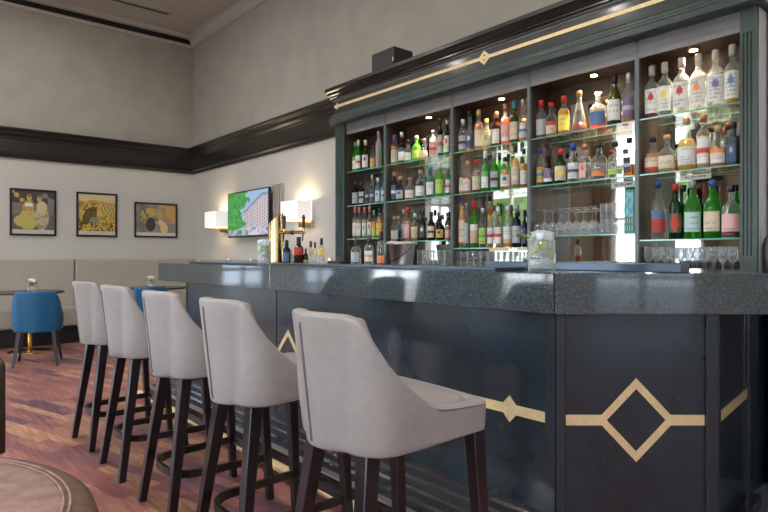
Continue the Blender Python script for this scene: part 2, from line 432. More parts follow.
# ceiling fill lights, added out of view to brighten the room
k = 0
for x in (-7.6, -4.4, -1.2, 1.8):
    for y in (-1.3, 1.2):
        t = empty('ceiling_fill_light', (x, y, ZC), 0, 'added round ceiling fill light out of view, %s of the %s row' % (('first', 'second', 'third', 'fourth')[k // 2], ('front', 'rear')[k % 2]), 'light', 'added ceiling fill lights')
        MB().lathe([(.11, -.004), (.11, -.012), (.08, -.012), (.075, -.004)], 20, cap0=False, cap1=False).build('trim_ring', M['crown'], t)
        MB().lathe([(.075, -.006), (.075, -.004)], 20).build('lens', M['glow'], t)
        L = bpy.data.lights.new('fill_lamp', 'AREA'); L.shape = 'DISK'; L.size = .2; L.energy = 24; L.color = (1, .93, .85)
        o = bpy.data.objects.new('fill_lamp', L); col.objects.link(o); o.parent = t; o.location = (0, 0, -.03)
        k += 1

# ---------------------------------------------------------------- BACK BAR CABINET
CX0, CX1 = -4.85, -1.088
YP, YS, YM = 3.47, 3.50, 3.75
DIV = [-4.70, -4.113, -3.278, -2.533, -1.744, -1.168]
ZS1, ZS2 = 2.05, 1.715
ZS3 = [1.388, 1.352, 1.284, 1.36, 1.318]
cab = empty('back_bar_cabinet', (0, 0, 0), 0, 'tall dark green back bar cabinet with mirrored bays, glass shelves and gold inlaid cornice', 'cabinet')
ZT = 2.42
def fluted(x0, x1, name):
    mb = MB(); w = x1 - x0
    prof = [(x0, YB), (x0, YP)]
    n = 3; fl = w / (n * 2 + 1.6)
    x = x0 + fl * 1.3
    for i in range(n):
        prof += [(x, YP), (x + fl * .2, YP + .008), (x + fl * .8, YP + .008), (x + fl, YP)]; x += fl * 1.5 + fl * .25
    prof += [(x1, YP), (x1, YB)]
    mb.prism(prof, 1.22, 2.40)
    mb.box(x0, x1, YP, YB - .002, 1.1005, 1.22); mb.box(x0, x1, YP, YB, 2.40, 2.53)
    return mb.build(name, M['cab_green'], cab)
fluted(CX0, -4.70, 'pilaster'); fluted(-1.168, CX1, 'pilaster')
for i, x in enumerate(DIV[1:-1]):
    MB().box(x - .012, x + .012, YS - .005, YS + .02, 1.1005, ZT + .1, 0).box(x - .011, x + .011, YS + .02, YM, 1.1005, ZT + .02, 1).build('divider', [M['divider'], M['brown_panel']], cab)
for i in range(5):
    a, b = DIV[i] + (.012 if i else 0), DIV[i + 1] - (.012 if i < 4 else 0)
    MB().box(a, b, YS - .002, YS + .018, ZT, 2.53).build('fascia', M['fascia'], cab)
    MB().box(a, b, YS + .018, YM, ZT + .01, ZT + .03).build('bay_ceiling', M['brown_panel'], cab)
    MB().box(a, b, YM, YM + .01, 1.1005, 2.30).build('mirror', M['mirror'], cab)
    MB().box(a, b, YM, YM + .01, 2.30, ZT + .01).build('back_panel', M['brown_panel'], cab)
    if i == 0:
        MB().box(a, a + .004, YS + .02, YM, 1.1005, ZT).build('side_panel', M['brown_panel'], cab)
    if i == 4:
        MB().box(b - .004, b, YS + .02, YM, 1.1005, ZT).build('side_panel', M['brown_panel'], cab)
    for z in (ZS1, ZS2, ZS3[i]):
        mb = MB().box(a + .003, b - .003, YS + .002, YM - .007, z - .008, z, 0)
        o = mb.build('glass_shelf', [M['shelf_glass'], M['shelf_edge']], cab)
        o.data.polygons[2].material_index = 1; o.data.polygons[4].material_index = 1
MB().box(DIV[0], CX1, YM + .011, YB - .002, 1.1005, 2.53).build('rear_box', M['brown_panel'], cab)
MB().box(CX1, CX1 + .004, YP + .03, YB - .003, 1.1005, 2.525).build('outer_side', M['pier'], cab)
# entablature: lower moulding, frieze, cornice with return at the left end
def entab(prof, name, mat, x0, x1):
    return MB().extr(prof, lambda a, b, t: (t, a, b), x0, x1).build(name, mat, cab)
XE = -1.045
low = [(YB - .01, 2.53), (3.425, 2.53), (3.41, 2.54), (3.41, 2.575), (3.42, 2.585), (3.42, 2.60), (3.435, 2.61), (3.435, 2.625), (3.452, 2.64), (YB - .01, 2.64)]
entab(low, 'lower_moulding', M['cab_green'], CX0 - .02, XE)
fr_ = [(YB - .01, 2.64), (3.452, 2.64), (3.452, 2.78), (YB - .01, 2.78)]
entab(fr_, 'frieze', M['frieze'], CX0 + .01, XE)
cor = [(YB - .01, 2.78), (3.44, 2.78), (3.435, 2.795), (3.42, 2.80), (3.42, 2.812), (3.40, 2.82), (3.385, 2.84), (3.37, 2.845), (3.36, 2.85), (3.36, 2.88), (YB - .01, 2.88)]
entab(cor, 'cornice', M['dark_wood'], CX0 - .03, XE + .02)
MB().box(CX0 - .01, XE, 3.45, YB - .01, 2.765, 2.7805).build('cornice_bead', M['fascia'], cab)
# gold inlay line with diamonds
gz = 2.713
gl = MB().box(CX0 + .012, XE, 3.4485, 3.451, gz - .0125, gz + .0125)
gl.build('gold_line', M['brass'], cab)
def dia(mb, cx, cz, hw, hh, y0, y1, hole=0, t=.0):
    pts = [(-hw, 0), (0, -hh), (hw, 0), (0, hh)]
    if not hole:
        mb.extr([(cx + a, cz + b) for a, b in pts], lambda a, b, t: (a, t, b), y0, y1)
    else:
        for i in range(4):
            a, b = pts[i], pts[(i + 1) % 4]
            q = [(cx + a[0], cz + a[1]), (cx + b[0], cz + b[1]), (cx + b[0] * hole, cz + b[1] * hole), (cx + a[0] * hole, cz + a[1] * hole)]
            mb.extr(q, lambda a, b, t: (a, t, b), y0, y1)
    return mb
dia(MB(), CX0 + .06, gz, .028, .034, 3.447, 3.451).build('gold_diamond', M['brass'], cab)
dia(MB(), -2.90, gz, .062, .055, 3.447, 3.451, .48).build('gold_diamond', M['brass'], cab)
# downlights inside the bays
for i in range(1, 5):
    x = (DIV[i] + DIV[i + 1]) / 2 + (.05 if i < 4 else 0)
    f = MB().lathe([(.034, ZT - .001), (.034, ZT + .009)], 16, (x, 3.60, 0)).build('cabinet_light', M['brass_shiny'], cab)
    MB().lathe([(.022, ZT - .004), (.022, ZT - .0015)], 16, (x, 3.60, 0)).build('lens', M['glow'], f)
    L = bpy.data.lights.new('bay_spot', 'SPOT'); L.energy = 24; L.color = (1, .80, .55); L.spot_size = math.radians(125); L.spot_blend = .8; L.shadow_soft_size = .02
    o = bpy.data.objects.new('bay_spot', L); col.objects.link(o); o.location = (x, 3.60, ZT - .01); o.parent = cab
# back counter (lower cabinet)
bc = empty('back_counter', (0, 0, 0), 0, 'dark back counter under the bottle shelves of the back bar', 'counter')
MB().box(-4.87, -1.09, 3.36, YB - .02, 0, 1.06).build('base_cabinet', M['bar_panel'], bc)
MB().box(-4.88, -1.085, 3.33, YB - .01, 1.06, 1.10).build('worktop', M['steel'], bc)
MB().box(-1.082, -.70, 3.40, 3.572, 1.06, 1.10).build('side_shelf', M['dark_steel'], bc)

# speaker on the cornice
sp_ = empty('speaker', (-4.15, 3.62, 2.88), 0, 'small black loudspeaker standing on top of the back bar cornice', 'speaker')
MB().box(-.16, .16, -.12, .12, 0, .235).build('housing', M['black'], sp_, .015, 3)
MB().box(-.150, .135, -.124, -.119, .012, .222).build('grille', M['black_rubber'], sp_, .002)
MB().box(.141, .149, -.1235, -.119, .10, .135).build('badge', M['paper'], sp_)

# ---------------------------------------------------------------- BAR
bar = empty('bar_counter', (0, 0, 0), 0, 'long angled bar counter with dark lacquered panels, gold inlay and granite top', 'bar')
B0, B1, B2, B3 = (-5.80, 2.036), (-1.354, 2.036), (-.721, 2.78), (-.76, 3.322)
slab1 = [(-5.80, 2.036), (-3.622, 2.036), (-3.622, 2.66), (-5.80, 2.66)]
slab2 = [(-3.619, 2.036), (-1.3545, 2.036), (-1.48, 2.66), (-3.619, 2.66)]
slab3 = [(-1.3525, 2.038), B2, B3, (-1.33, 3.31), (-1.40, 2.95), (-1.478, 2.66)]
zt, zb = 1.152, .986
for q in (slab1, slab2, slab3): MB().prism(q, zb, zt).build('granite_top', M['granite'], bar, .004, 2)
P0, P1, P2, P3 = (-5.23, 2.086), (-1.378, 2.086), (-.957, 2.582), (-1.054, 3.246)
bodyp = [P0, P1, P2, P3, (-1.30, 3.25), (-1.42, 2.85), (-1.60, 2.55), (-5.23, 2.55)]
MB().prism(bodyp, .0, zb - .001).build('carcass', M['bar_panel'], bar)
def strip_along(a, b, t0, t1, z0, z1, off, depth=.012, mb=None, mi=0):
    """box lying on the face a->b (outside on the right hand), from t0 to t1 metres"""
    dx, dy = b[0] - a[0], b[1] - a[1]; L = math.hypot(dx, dy); dx /= L; dy /= L; nx, ny = dy, -dx
    mb = mb or MB()
    q = [(a[0] + dx * t + nx * o, a[1] + dy * t + ny * o) for t, o in ((t0, off), (t1, off), (t1, off + depth), (t0, off + depth))]
    mb.prism(q, z0, z1, mi); return mb
Lc = math.hypot(P2[0] - P1[0], P2[1] - P1[1]); Ls = math.hypot(P3[0] - P2[0], P3[1] - P2[1]); Lf = P1[0] - P0[0]
for (a, b, t0, t1) in ((P0, P1, Lf - .045, Lf + .003), (P1, P2, -.003, .035), (P1, P2, Lc - .045, Lc + .004), (P2, P3, -.003, .022), (P2, P3, Ls - .05, Ls)):
    strip_along(a, b, t0, t1, .0, zb - .002, 0, .014).build('pilaster', M['bar_trim'], bar, .002, 1)
for x in (-5.20, -3.62):
    strip_along(P0, P1, x - P0[0] - .004, x - P0[0] + .004, .14, zb - .002, 0, .004).build('panel_joint', M['bar_trim'], bar)
# gold inlay on the three faces
zg = .553; hg = .0215
def face_pt(a, b, s, z, o):
    dx, dy = b[0] - a[0], b[1] - a[1]; L = math.hypot(dx, dy); dx /= L; dy /= L
    return (a[0] + dx * s + dy * o, a[1] + dy * s - dx * o, z)
def face_poly(mb, a, b, pts, o0=.0005, o1=.0035):
    mb.extr(pts, lambda s, z, t: face_pt(a, b, s, z, t), o0, o1)
def face_dia(a, b, cs, hw, hh, w):
    mb = MB()
    k = 1 - w / hw; k2 = k
    pts = [(-hw, 0), (0, -hh), (hw, 0), (0, hh)]
    if w >= hw: face_poly(mb, a, b, [(cs + p, zg + q) for p, q in pts])
    else:
        for i in range(4):
            p, q = pts[i], pts[(i + 1) % 4]
            face_poly(mb, a, b, [(cs + p[0], zg + p[1]), (cs + q[0], zg + q[1]), (cs + q[0] * k, zg + q[1] * k), (cs + p[0] * k, zg + p[1] * k)])
    mb.build('gold_diamond', M['brass'], bar)
def face_band(a, b, s0, s1):
    mb = MB(); face_poly(mb, a, b, [(s0, zg - hg), (s1, zg - hg), (s1, zg + hg), (s0, zg + hg)], .0005, .0033); mb.build('gold_band', M['brass'], bar)
face_dia(P1, P2, Lc / 2 + .0, .160, .170, .040)
face_band(P1, P2, .040, Lc / 2 - .128); face_band(P1, P2, Lc / 2 + .128, Lc - .048)
cs = -1.61 - P0[0]; face_dia(P0, P1, cs, .055, .058, .06)
cb = -3.46 - P0[0]; face_dia(P0, P1, cb, .160, .170, .040)
face_band(P0, P1, cs, Lf - .05); face_band(P0, P1, cb + .128, cs); face_band(P0, P1, .1, cb - .128)
face_band(P2, P3, .026, Ls - .055)
# stepped base on the front, plain plinth on the other faces
st = [(2.086, 0), (1.745, 0), (1.745, .085), (1.76, .10), (1.84, .10), (1.845, .115), (1.90, .118), (1.905, .13), (1.97, .132), (1.975, .148), (2.03, .150), (2.05, .158), (2.086, .160)]
MB().extr(st, lambda a, b, t: (t, a, b), P0[0], -1.40).build('stepped_base', M['bar_step'], bar)
MB().box(P0[0], -1.40, 1.738, 1.775, .092, .103).build('edge_strip', M['steel'], bar)
for (a, b, t0, t1) in ((P1, P2, -.02, Lc + .03), (P2, P3, -.02, Ls)):
    strip_along(a, b, t0, t1, 0, .062, 0, .055).build('plinth', M['bar_step'], bar, .006, 2)
# brass foot rail
fr = empty('foot_rail', (0, 0, 0), 0, 'brass foot rail tube running along the floor before the bar base', 'rail')
MB().cyl((P0[0] + .05, 1.665, .055), (-1.50, 1.665, .055), .026, n=14).build('rail_tube', M['brass'], fr)
for k in range(6):
    x = -5.0 + k * .62
    MB().box(x - .015, x + .015, 1.65, 1.744, .02, .04).box(x - .02, x + .02, 1.64, 1.69, 0, .028).build('bracket', M['brass_shiny'], fr)

# bar mats / ledge on the granite
def simple(name, mb, mat, label, cat, group=None, bevel=0):
    return tag(mb.build(name, mat, None, bevel), label, cat, group)
simple('bar_mat', MB().box(-5.50, -1.80, 2.22, 2.45, zt, zt + .014), M['dark_steel'], 'long dark blue bar mat lying on the granite top', 'bar mat', None, .003)
simple('glass_rail', MB().box(-2.10, -1.06, 2.50, 2.585, zt, zt + .036), M['dark_steel'], 'dark steel ledge on the granite top near the bar corner', 'rail', None, .003)

# ---------------------------------------------------------------- upholstered shells
def plan_path(w, yr, yf, rc, bulge, rf=.035):
    """closed loop (x,y,nx,ny): right front -> right side -> rear -> left side -> front"""
    half = []
    nf, ns, nc, nb = 5, 18, 8, 8
    for i in range(6): half.append(((w - rf) * i / 6, yf + .006 * (1 - (i / 6) ** 2), 0, 1))
    for i in range(nf):
        a = PI / 2 * (1 - i / nf); half.append((w - rf + rf * math.cos(a), yf - rf + rf * math.sin(a), math.cos(a), math.sin(a)))
    for i in range(ns):
        t = i / ns; half.append((w, yf - rf + (yr + rc - yf + rf) * t, 1, 0))
    for i in range(nc):
        a = PI / 2 * i / nc
        half.append((w - rc + rc * math.cos(a), yr + rc - rc * math.sin(a) - bulge * 0, math.cos(a), -math.sin(a)))
    xe = w - rc
    for i in range(nb + 1):
        x = xe * (1 - i / nb); y = yr - bulge * (1 - (x / xe) ** 2)
        half.append((x, y, x / xe * .45, -1))
    out = list(half)
    for p in reversed(half[1:-1]): out.append((-p[0], p[1], -p[2], p[3]))
    return out
def shell(zb, hfun, wf, yrf, yf, rcf, bulge, th, nz=12, lift=0.0):
    """closed upholstered shell: outer wall, rounded rim, inner wall; bulge may depend on height"""
    mb = MB(); rows = []
    bf = bulge if callable(bulge) else (lambda z: bulge)
    ref = plan_path(wf(.5), yrf(.5), yf, rcf(.5), bf(.5)); N = len(ref)
    yr0 = yrf(.5)
    tops = [hfun(p[1], p[0]) for p in ref]; zmax = max(tops)
    bots = [zb + lift * max(0, min(1, (p[1] - yr0) / (yf - yr0))) for p in ref]
    cache = {}
    def ring(frac, off, drop=0):
        r = []
        for i in range(N):
            z = bots[i] + (tops[i] - bots[i]) * frac - drop
            t = round((z - zb) / (zmax - zb), 4)
            if t not in cache: cache[t] = plan_path(wf(t), yrf(t), yf, rcf(t), bf(t))
            q = cache[t][i]
            l = math.hypot(q[2], q[3])
            r.append((q[0] - q[2] / l * off, q[1] - q[3] / l * off, z))
        return r
    rows.append(ring(0, th * .5)); rows.append(ring(0, .010)); rows.append(ring(.012, .003)); rows.append(ring(.03, 0))
    for k in range(1, nz): rows.append(ring(.03 + .94 * k / nz, 0))
    for o_f, dr in ((0, .014), (.05, .007), (.18, .002), (.4, 0), (.65, 0), (.85, .003), (.97, .008), (1, .015)): rows.append(ring(1, th * o_f, dr))
    for k in range(nz - 1, 0, -1): rows.append(ring(.03 + .94 * k / nz, th))
    rows.append(ring(0.02, th))
    vs = [p for r in rows for p in r]; n_r = len(rows); fs = []
    for j in range(n_r):
        j2 = (j + 1) % n_r
        for i in range(N):
            i2 = (i + 1) % N
            fs.append((j * N + i, j2 * N + i, j2 * N + i2, j * N + i2))
    mb.add(vs, fs, 0, True)
    mb.add(rows[1], [tuple(range(N))], 0)
    return mb, ring(1, th * .93, .004), ring
def interp(tab, x):
    if x <= tab[0][0]: return tab[0][1]
    n = len(tab)
    for k in range(n - 1):
        a, p = tab[k]; b, q = tab[k + 1]
        if x <= b:
            t = (x - a) / (b - a)
            def sl(i):
                if i <= 0 or i >= n - 1: return 0
                return (tab[i + 1][1] - tab[i - 1][1]) / (tab[i + 1][0] - tab[i - 1][0])
            m0, m1 = sl(k) * (b - a), sl(k + 1) * (b - a)
            return (2 * t ** 3 - 3 * t ** 2 + 1) * p + (t ** 3 - 2 * t ** 2 + t) * m0 + (-2 * t ** 3 + 3 * t ** 2) * q + (t ** 3 - t ** 2) * m1
    return tab[-1][1]

def rounded_pad(x0, x1, y0, y1, z0, z1, rc=.06, dome=.0, n=10, frontw=None):
    """cushion: superelliptic plan, rounded edges"""
    mb = MB(); cx, cy = (x0 + x1) / 2, (y0 + y1) / 2; hx, hy = (x1 - x0) / 2, (y1 - y0) / 2
    prof = [(.90, z0), (.985, z0 + .008), (1, z0 + .022), (1, z1 - .028), (.985, z1 - .010), (.94, z1), (.7, z1 + dome * .6), (.35, z1 + dome * .92), (.02, z1 + dome)]
    K = 48; vs = []
    for q, z in prof:
        for k in range(K):
            a = 2 * PI * k / K; c, s_ = math.cos(a), math.sin(a); e = 7
            m = (abs(c) ** e + abs(s_) ** e) ** (-1 / e)
            vs.append((cx + hx * q * m * c, cy + hy * q * m * s_, z))
    fs = [(i * K + k, i * K + (k + 1) % K, (i + 1) * K + (k + 1) % K, (i + 1) * K + k) for i in range(len(prof) - 1) for k in range(K)]
    mb.add(vs, fs, 0, True)
    mb.add(vs[:K], [tuple(range(K - 1, -1, -1))], 0); mb.add(vs[-K:], [tuple(range(K))], 0, True)
    return mb

def make_stool(loc, label):
    t = empty('bar_stool', loc, 0, label, 'bar stool', 'leather bar stools along the bar')
    tab = [(-.34, 1.058), (-.235, 1.056), (-.205, 1.040), (-.18, 1.008), (-.15, .962), (-.115, .908), (-.075, .856), (-.04, .822), (-.01, .800), (.03, .784), (.08, .777), (.25, .772)]
    mb, rim, ring = shell(.652, lambda y, x: interp(tab, y), lambda z: .214 + .010 * math.sin(min(1, z * 1.5) * PI) - .006 * z, lambda z: -.205 - .018 * z, .252, lambda z: .12 - .06 * z, lambda z: .045 + .028 * z, .040, lift=.024)
    b = mb.build('backrest', M['leather'], t)
    rm = [p for p in rim if p[1] < .06]
    rm = sorted([p for p in rm if p[0] >= 0], key=lambda p: (-p[1], p[0])) + sorted([p for p in rm if p[0] < 0], key=lambda p: (p[1], p[0]))
    # order the rim along the loop: right side front to rear, then left side rear to front
    idx = [k for k, p in enumerate(rim) if p[1] < .06]
    MB().tube([rim[k] for k in idx], .0034, 6).build('piping', M['piping'], b)
    mid = len(rim) // 2
    pts = []
    for k in range(14):
        r = ring(.05 + .87 * k / 13, -.0008); pts.append(min(r, key=lambda p: abs(p[0]) + (10 if p[1] > -.1 else 0)))
    for dx in (-.0035, .0035):
        MB().tube([(p[0] + dx, p[1], p[2]) for p in pts], .0013, 5).build('seam', M['stitch'], b)
    rounded_pad(-.186, .186, -.19, .222, .68, .776, dome=.018).build('seat', M['leather'], t)
    MB().box(-.16, .16, -.14, .20, .640, .680).build('seat_frame', M['leg_wood'], t, .004)
    for sx in (-1, 1):
        MB().taper((sx * .130, -.146, .668), (sx * .193, -.238, 0), .052, .036).build('leg', M['leg_wood'], t, .003, 1)
        MB().taper((sx * .188, .215, .684), (sx * .203, .258, 0), .046, .034).build('leg', M['leg_wood'], t, .003, 1)
    path = [(.192, .247, .21), (-.192, .247, .21)]
    for k in range(17):
        a = PI + PI * k / 16; c, s_ = math.cos(a), math.sin(a); e = 2.8
        m_ = (abs(c) ** e + abs(s_) ** e) ** (-1 / e)
        path.append((.180 * m_ * c, -.02 + .185 * m_ * s_, .21))
    MB().tube(path, .01, closed=True, rect=(.018, .034)).build('foot_ring', M['leg_wood'], t)
    return t
cx_ = [-4.186, -3.53, -2.83, -2.165, -1.475]
place = ['farthest from the camera, by the bar end', 'second from the far end of the bar', 'third in the row, middle of the five', 'second nearest to the camera', 'nearest to the camera, by the bar corner']
base = make_stool((cx_[4], 1.22, 0), 'grey leather bar stool with dark wooden legs, ' + place[4])
for k in range(4):  # the other four along the bar
    dup(base, (cx_[k], 1.22, 0), math.radians((1.5, -1, 0, 1)[k]), 'grey leather bar stool with dark wooden legs, ' + place[k])

base.location.x = -1.455; base.rotation_euler.z = math.radians(-4); base.scale = (1.09, 1, 1)
# blue tub chairs at the small tables
def make_tub(name, loc, rz, mat, label, cat, group, legmat):
    t = empty(name, loc, rz, label, cat, group)
    tab = [(-.40, .86), (-.22, .855), (-.19, .84), (-.15, .79), (-.10, .715), (-.05, .66), (0, .625), (.06, .60), (.17, .575), (.21, .52), (.24, .475), (.27, .47)]
    mb, rim, ring = shell(.385, lambda y, x: interp(tab, y), lambda z: .255 - .02 * z + .02 * math.sin(z * PI), lambda z: -.205 - .045 * z, .25, lambda z: .15 - .07 * z, lambda z: .03, .045)
    mb.build('backrest', mat, t)
    rounded_pad(-.215, .215, -.19, .21, .40, .485, dome=.02).build('seat', mat, t)
    for sx in (-1, 1):
        for y0, y1 in ((-.17, -.27), (.19, .25)):
            MB().taper((sx * .18, y0, .40), (sx * .205, (y0 + y1) / 2, .18), .046, .036).taper((sx * .205, (y0 + y1) / 2, .18), (sx * .235, y1, 0), .036, .026).build('leg', legmat, t)
    return t
c1 = make_tub('tub_chair', (-7.66, 1.34, 0), math.radians(74), M['blue'], 'blue upholstered tub chair with dark legs at the left round table', 'chair', 'blue chairs at the bench tables', M['leg_wood'])
c1.scale = (.92, .92, .97)
dup(c1, (-7.86, 2.62, 0), math.radians(84), 'blue upholstered tub chair at the right round table, mostly behind bar stools')

# velvet lounge chair, back turned to the camera, lower left corner
def slab_back(mb, w, h, z0, th, rc, n=10):
    """rounded panel standing in local xz, thickness along y"""
    def outline(ins):
        ww, hh, r = w / 2 - ins, h - ins, max(rc - ins, .01); pts = []
        pts += [(-ww, z0), (ww, z0)]
        for k in range(n + 1):
            a = PI / 2 * k / n; pts.append((ww - r + r * math.cos(a), z0 + hh - r + r * math.sin(a)))
        for k in range(n + 1):
            a = PI / 2 + PI / 2 * k / n; pts.append((-ww + r + r * math.cos(a), z0 + hh - r + r * math.sin(a)))
        return pts
    return outline
def lounge_chair(loc, rz, label, mats, w=.62, zt_=.75, rc=.16):
    t = empty('lounge_chair', loc, rz, label, 'chair')
    mb = MB(); ol = slab_back(mb, w, zt_ - .30, .30, .12, rc)
    rings = [(0.05, 0.0), (.022, .004), (.006, .018), (0, .04), (0, .085), (.008, .112), (.03, .13)]
    rows = []
    for ins, y in rings: rows.append([(x, y, z) for x, z in ol(ins)])
    n = len(rows[0]); vs = [p for r in rows for p in r]
    fs = [(j * n + (i + 1) % n, j * n + i, (j + 1) * n + i, (j + 1) * n + (i + 1) % n) for j in range(len(rows) - 1) for i in range(n)]
    mb.add(vs, [f[::-1] for f in fs], 0, True)
    mb.add(rows[-1], [tuple(range(n - 1, -1, -1))], 0)
    bk = mb.build('backrest', mats[0], t)
    pm = MB(); pr = [(x, -.002, z) for x, z in ol(.048)]
    pm.add([(0, -.012, .30 + (zt_ - .3) * .5)] + pr, [(0, i + 1, (i + 1) % n + 1) for i in range(n)], 0, True)
    pm.build('back_panel', mats[1], bk)
    MB().tube([(x, -.003, z) for x, z in ol(.048)], .0045, 6, closed=True).build('piping', mats[1], bk)
    MB().tube([(x, .010, z) for x, z in ol(.030)], .003, 6, closed=True).build('piping', mats[1], bk)
    rounded_pad(-w / 2 + .03, w / 2 - .05, .11, .58, .27, .41, dome=.02).build('seat', mats[0], t)
    for sx in (-1, 1):
        for y in (.10, .56):
            MB().taper((sx * (w / 2 - .12), y, .31), (sx * (w / 2 - .10), y + (.03 if y > .3 else -.03), 0), .045, .03).build('leg', M['leg_wood'], t)
    return t
fr_ang = math.atan2(FY, FX)      # heading of the view
def face(rot_left): return fr_ang - PI / 2 + math.radians(rot_left)
ox, oy = cam_pt(-1.648, 1.50)
ot = empty('ottoman', (ox, oy, 0), 0, 'large round beige velvet ottoman with piped top in the lower left corner', 'ottoman')
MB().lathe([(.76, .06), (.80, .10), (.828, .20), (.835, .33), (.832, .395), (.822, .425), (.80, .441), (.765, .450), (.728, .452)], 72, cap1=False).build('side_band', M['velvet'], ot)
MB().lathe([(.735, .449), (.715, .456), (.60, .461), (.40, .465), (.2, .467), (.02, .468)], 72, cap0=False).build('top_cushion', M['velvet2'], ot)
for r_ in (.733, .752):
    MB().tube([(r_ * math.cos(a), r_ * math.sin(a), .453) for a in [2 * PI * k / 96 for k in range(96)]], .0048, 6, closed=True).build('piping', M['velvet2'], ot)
for k in range(6):
    a = k * PI / 3
    MB().lathe([(.025, 0), (.035, .065)], 12, (.66 * math.cos(a), .66 * math.sin(a), 0)).build('foot', M['leg_wood'], ot)
a = face(48); rx, ry = math.cos(a), math.sin(a)
pr_ = cam_pt(-1.758, 2.76)
lounge_chair((pr_[0] - rx * .28, pr_[1] - ry * .28, 0), a, 'dark brown chair just showing at the left picture edge', [M['brown_leather'], M['brown_leather']], .56, .75, .05)

# ---------------------------------------------------------------- bench, tables
def bench(name_label, x0, x1, y0, y1, along):
    t = empty('banquette', (0, 0, 0), 0, name_label, 'bench', 'upholstered wall benches')
    if along == 'y':
        MB().box(XL + .02, XL + .17, y0 + .004, y1 - .004, .44, 1.175).build('backrest', M['bench'], t, .025, 3)
        MB().box(XL + .14, XL + .66, y0 + .004, y1 - .004, .25, .50).build('seat', M['bench'], t, .035, 3)
        MB().box(XL + .02, XL + .56, y0, y1, 0, .255).build('base', M['bench_base'], t)
    else:
        MB().box(x0 + .004, x1 - .004, YB - .17, YB - .02, .44, 1.175).build('backrest', M['bench'], t, .025, 3)
        MB().box(x0 + .004, x1 - .004, YB - .66, YB - .14, .25, .50).build('seat', M['bench'], t, .035, 3)
        MB().box(x0, x1, YB - .56, YB - .02, 0, .255).build('base', M['bench_base'], t)
bench('beige upholstered wall bench section behind the left round table', 0, 0, -.2, 2.145, 'y')
bench('beige upholstered wall bench section behind the right round table', 0, 0, 2.147, 3.98, 'y')
bench('beige upholstered bench section along the wall under the television', XL + .68, -7.3, 0, 0, 'x')
S(MB().box(XL, XL + .015, YF, YB, 0, .02).build('baseboard_left', M['dark_wood']))

def cafe_table(x, y, label):
    t = empty('cafe_table', (x, y, 0), 0, label, 'table', 'round tables at the bench')
    MB().lathe([(.385, .745), (.395, .750), (.395, .768), (.388, .772)], 40).build('tabletop', M['table_top'], t)
    MB().lathe([(.028, .02), (.028, .745)], 16).build('column', M['brass_shiny'], t)
    MB().lathe([(.245, 0), (.245, .008), (.235, .013), (.05, .022), (.03, .03)], 36).build('base', M['brass_shiny'], t)
tabs = [(-8.66, 1.42), (-8.63, 3.02)]
cafe_table(*tabs[0], 'round dark cafe table with brass column behind the left blue chair')
cafe_table(*tabs[1], 'round dark cafe table near the wall corner, half hidden by bar stools')
for k, (u, yy) in enumerate(((28.5, 1.50), (152, 2.98))):
    x = tabs[k][0] + (.02 if k == 0 else -.05)
    v = empty('flower_vase', (x, (1.45, 2.95)[k], .772), 0, 'small glass vase with white flower on the %s round table' % ('left', 'right')[k], 'vase', 'small flower vases')
    MB().lathe([(.05, 0), (.055, .01), (.055, .085), (.05, .085), (.05, .012)], 16, cap1=False).build('glass', M['glassware'], v)
    f = MB()
    for q in range(9):
        a = q * 2.4; r = .035 * math.sqrt(q / 9)
        f.lathe([(.003, -.02), (.02, -.012), (.027, 0), (.02, .014), (.003, .02)], 8, (r * math.cos(a), r * math.sin(a), .125 + .018 * math.cos(q)))
    f.build('flower', M['white_ceramic'], v)
    l = MB()
    for q in range(7):
        a = q * .9 + .3
        c, s_ = math.cos(a), math.sin(a)
        l.add([(0, 0, .06), (.045 * c - .018 * s_, .045 * s_ + .018 * c, .11), (.085 * c, .085 * s_, .115 + .02 * (q % 2)), (.045 * c + .018 * s_, .045 * s_ - .018 * c, .105)], [(0, 1, 2, 3)])
    l.build('leaves', M['leaf'], v)

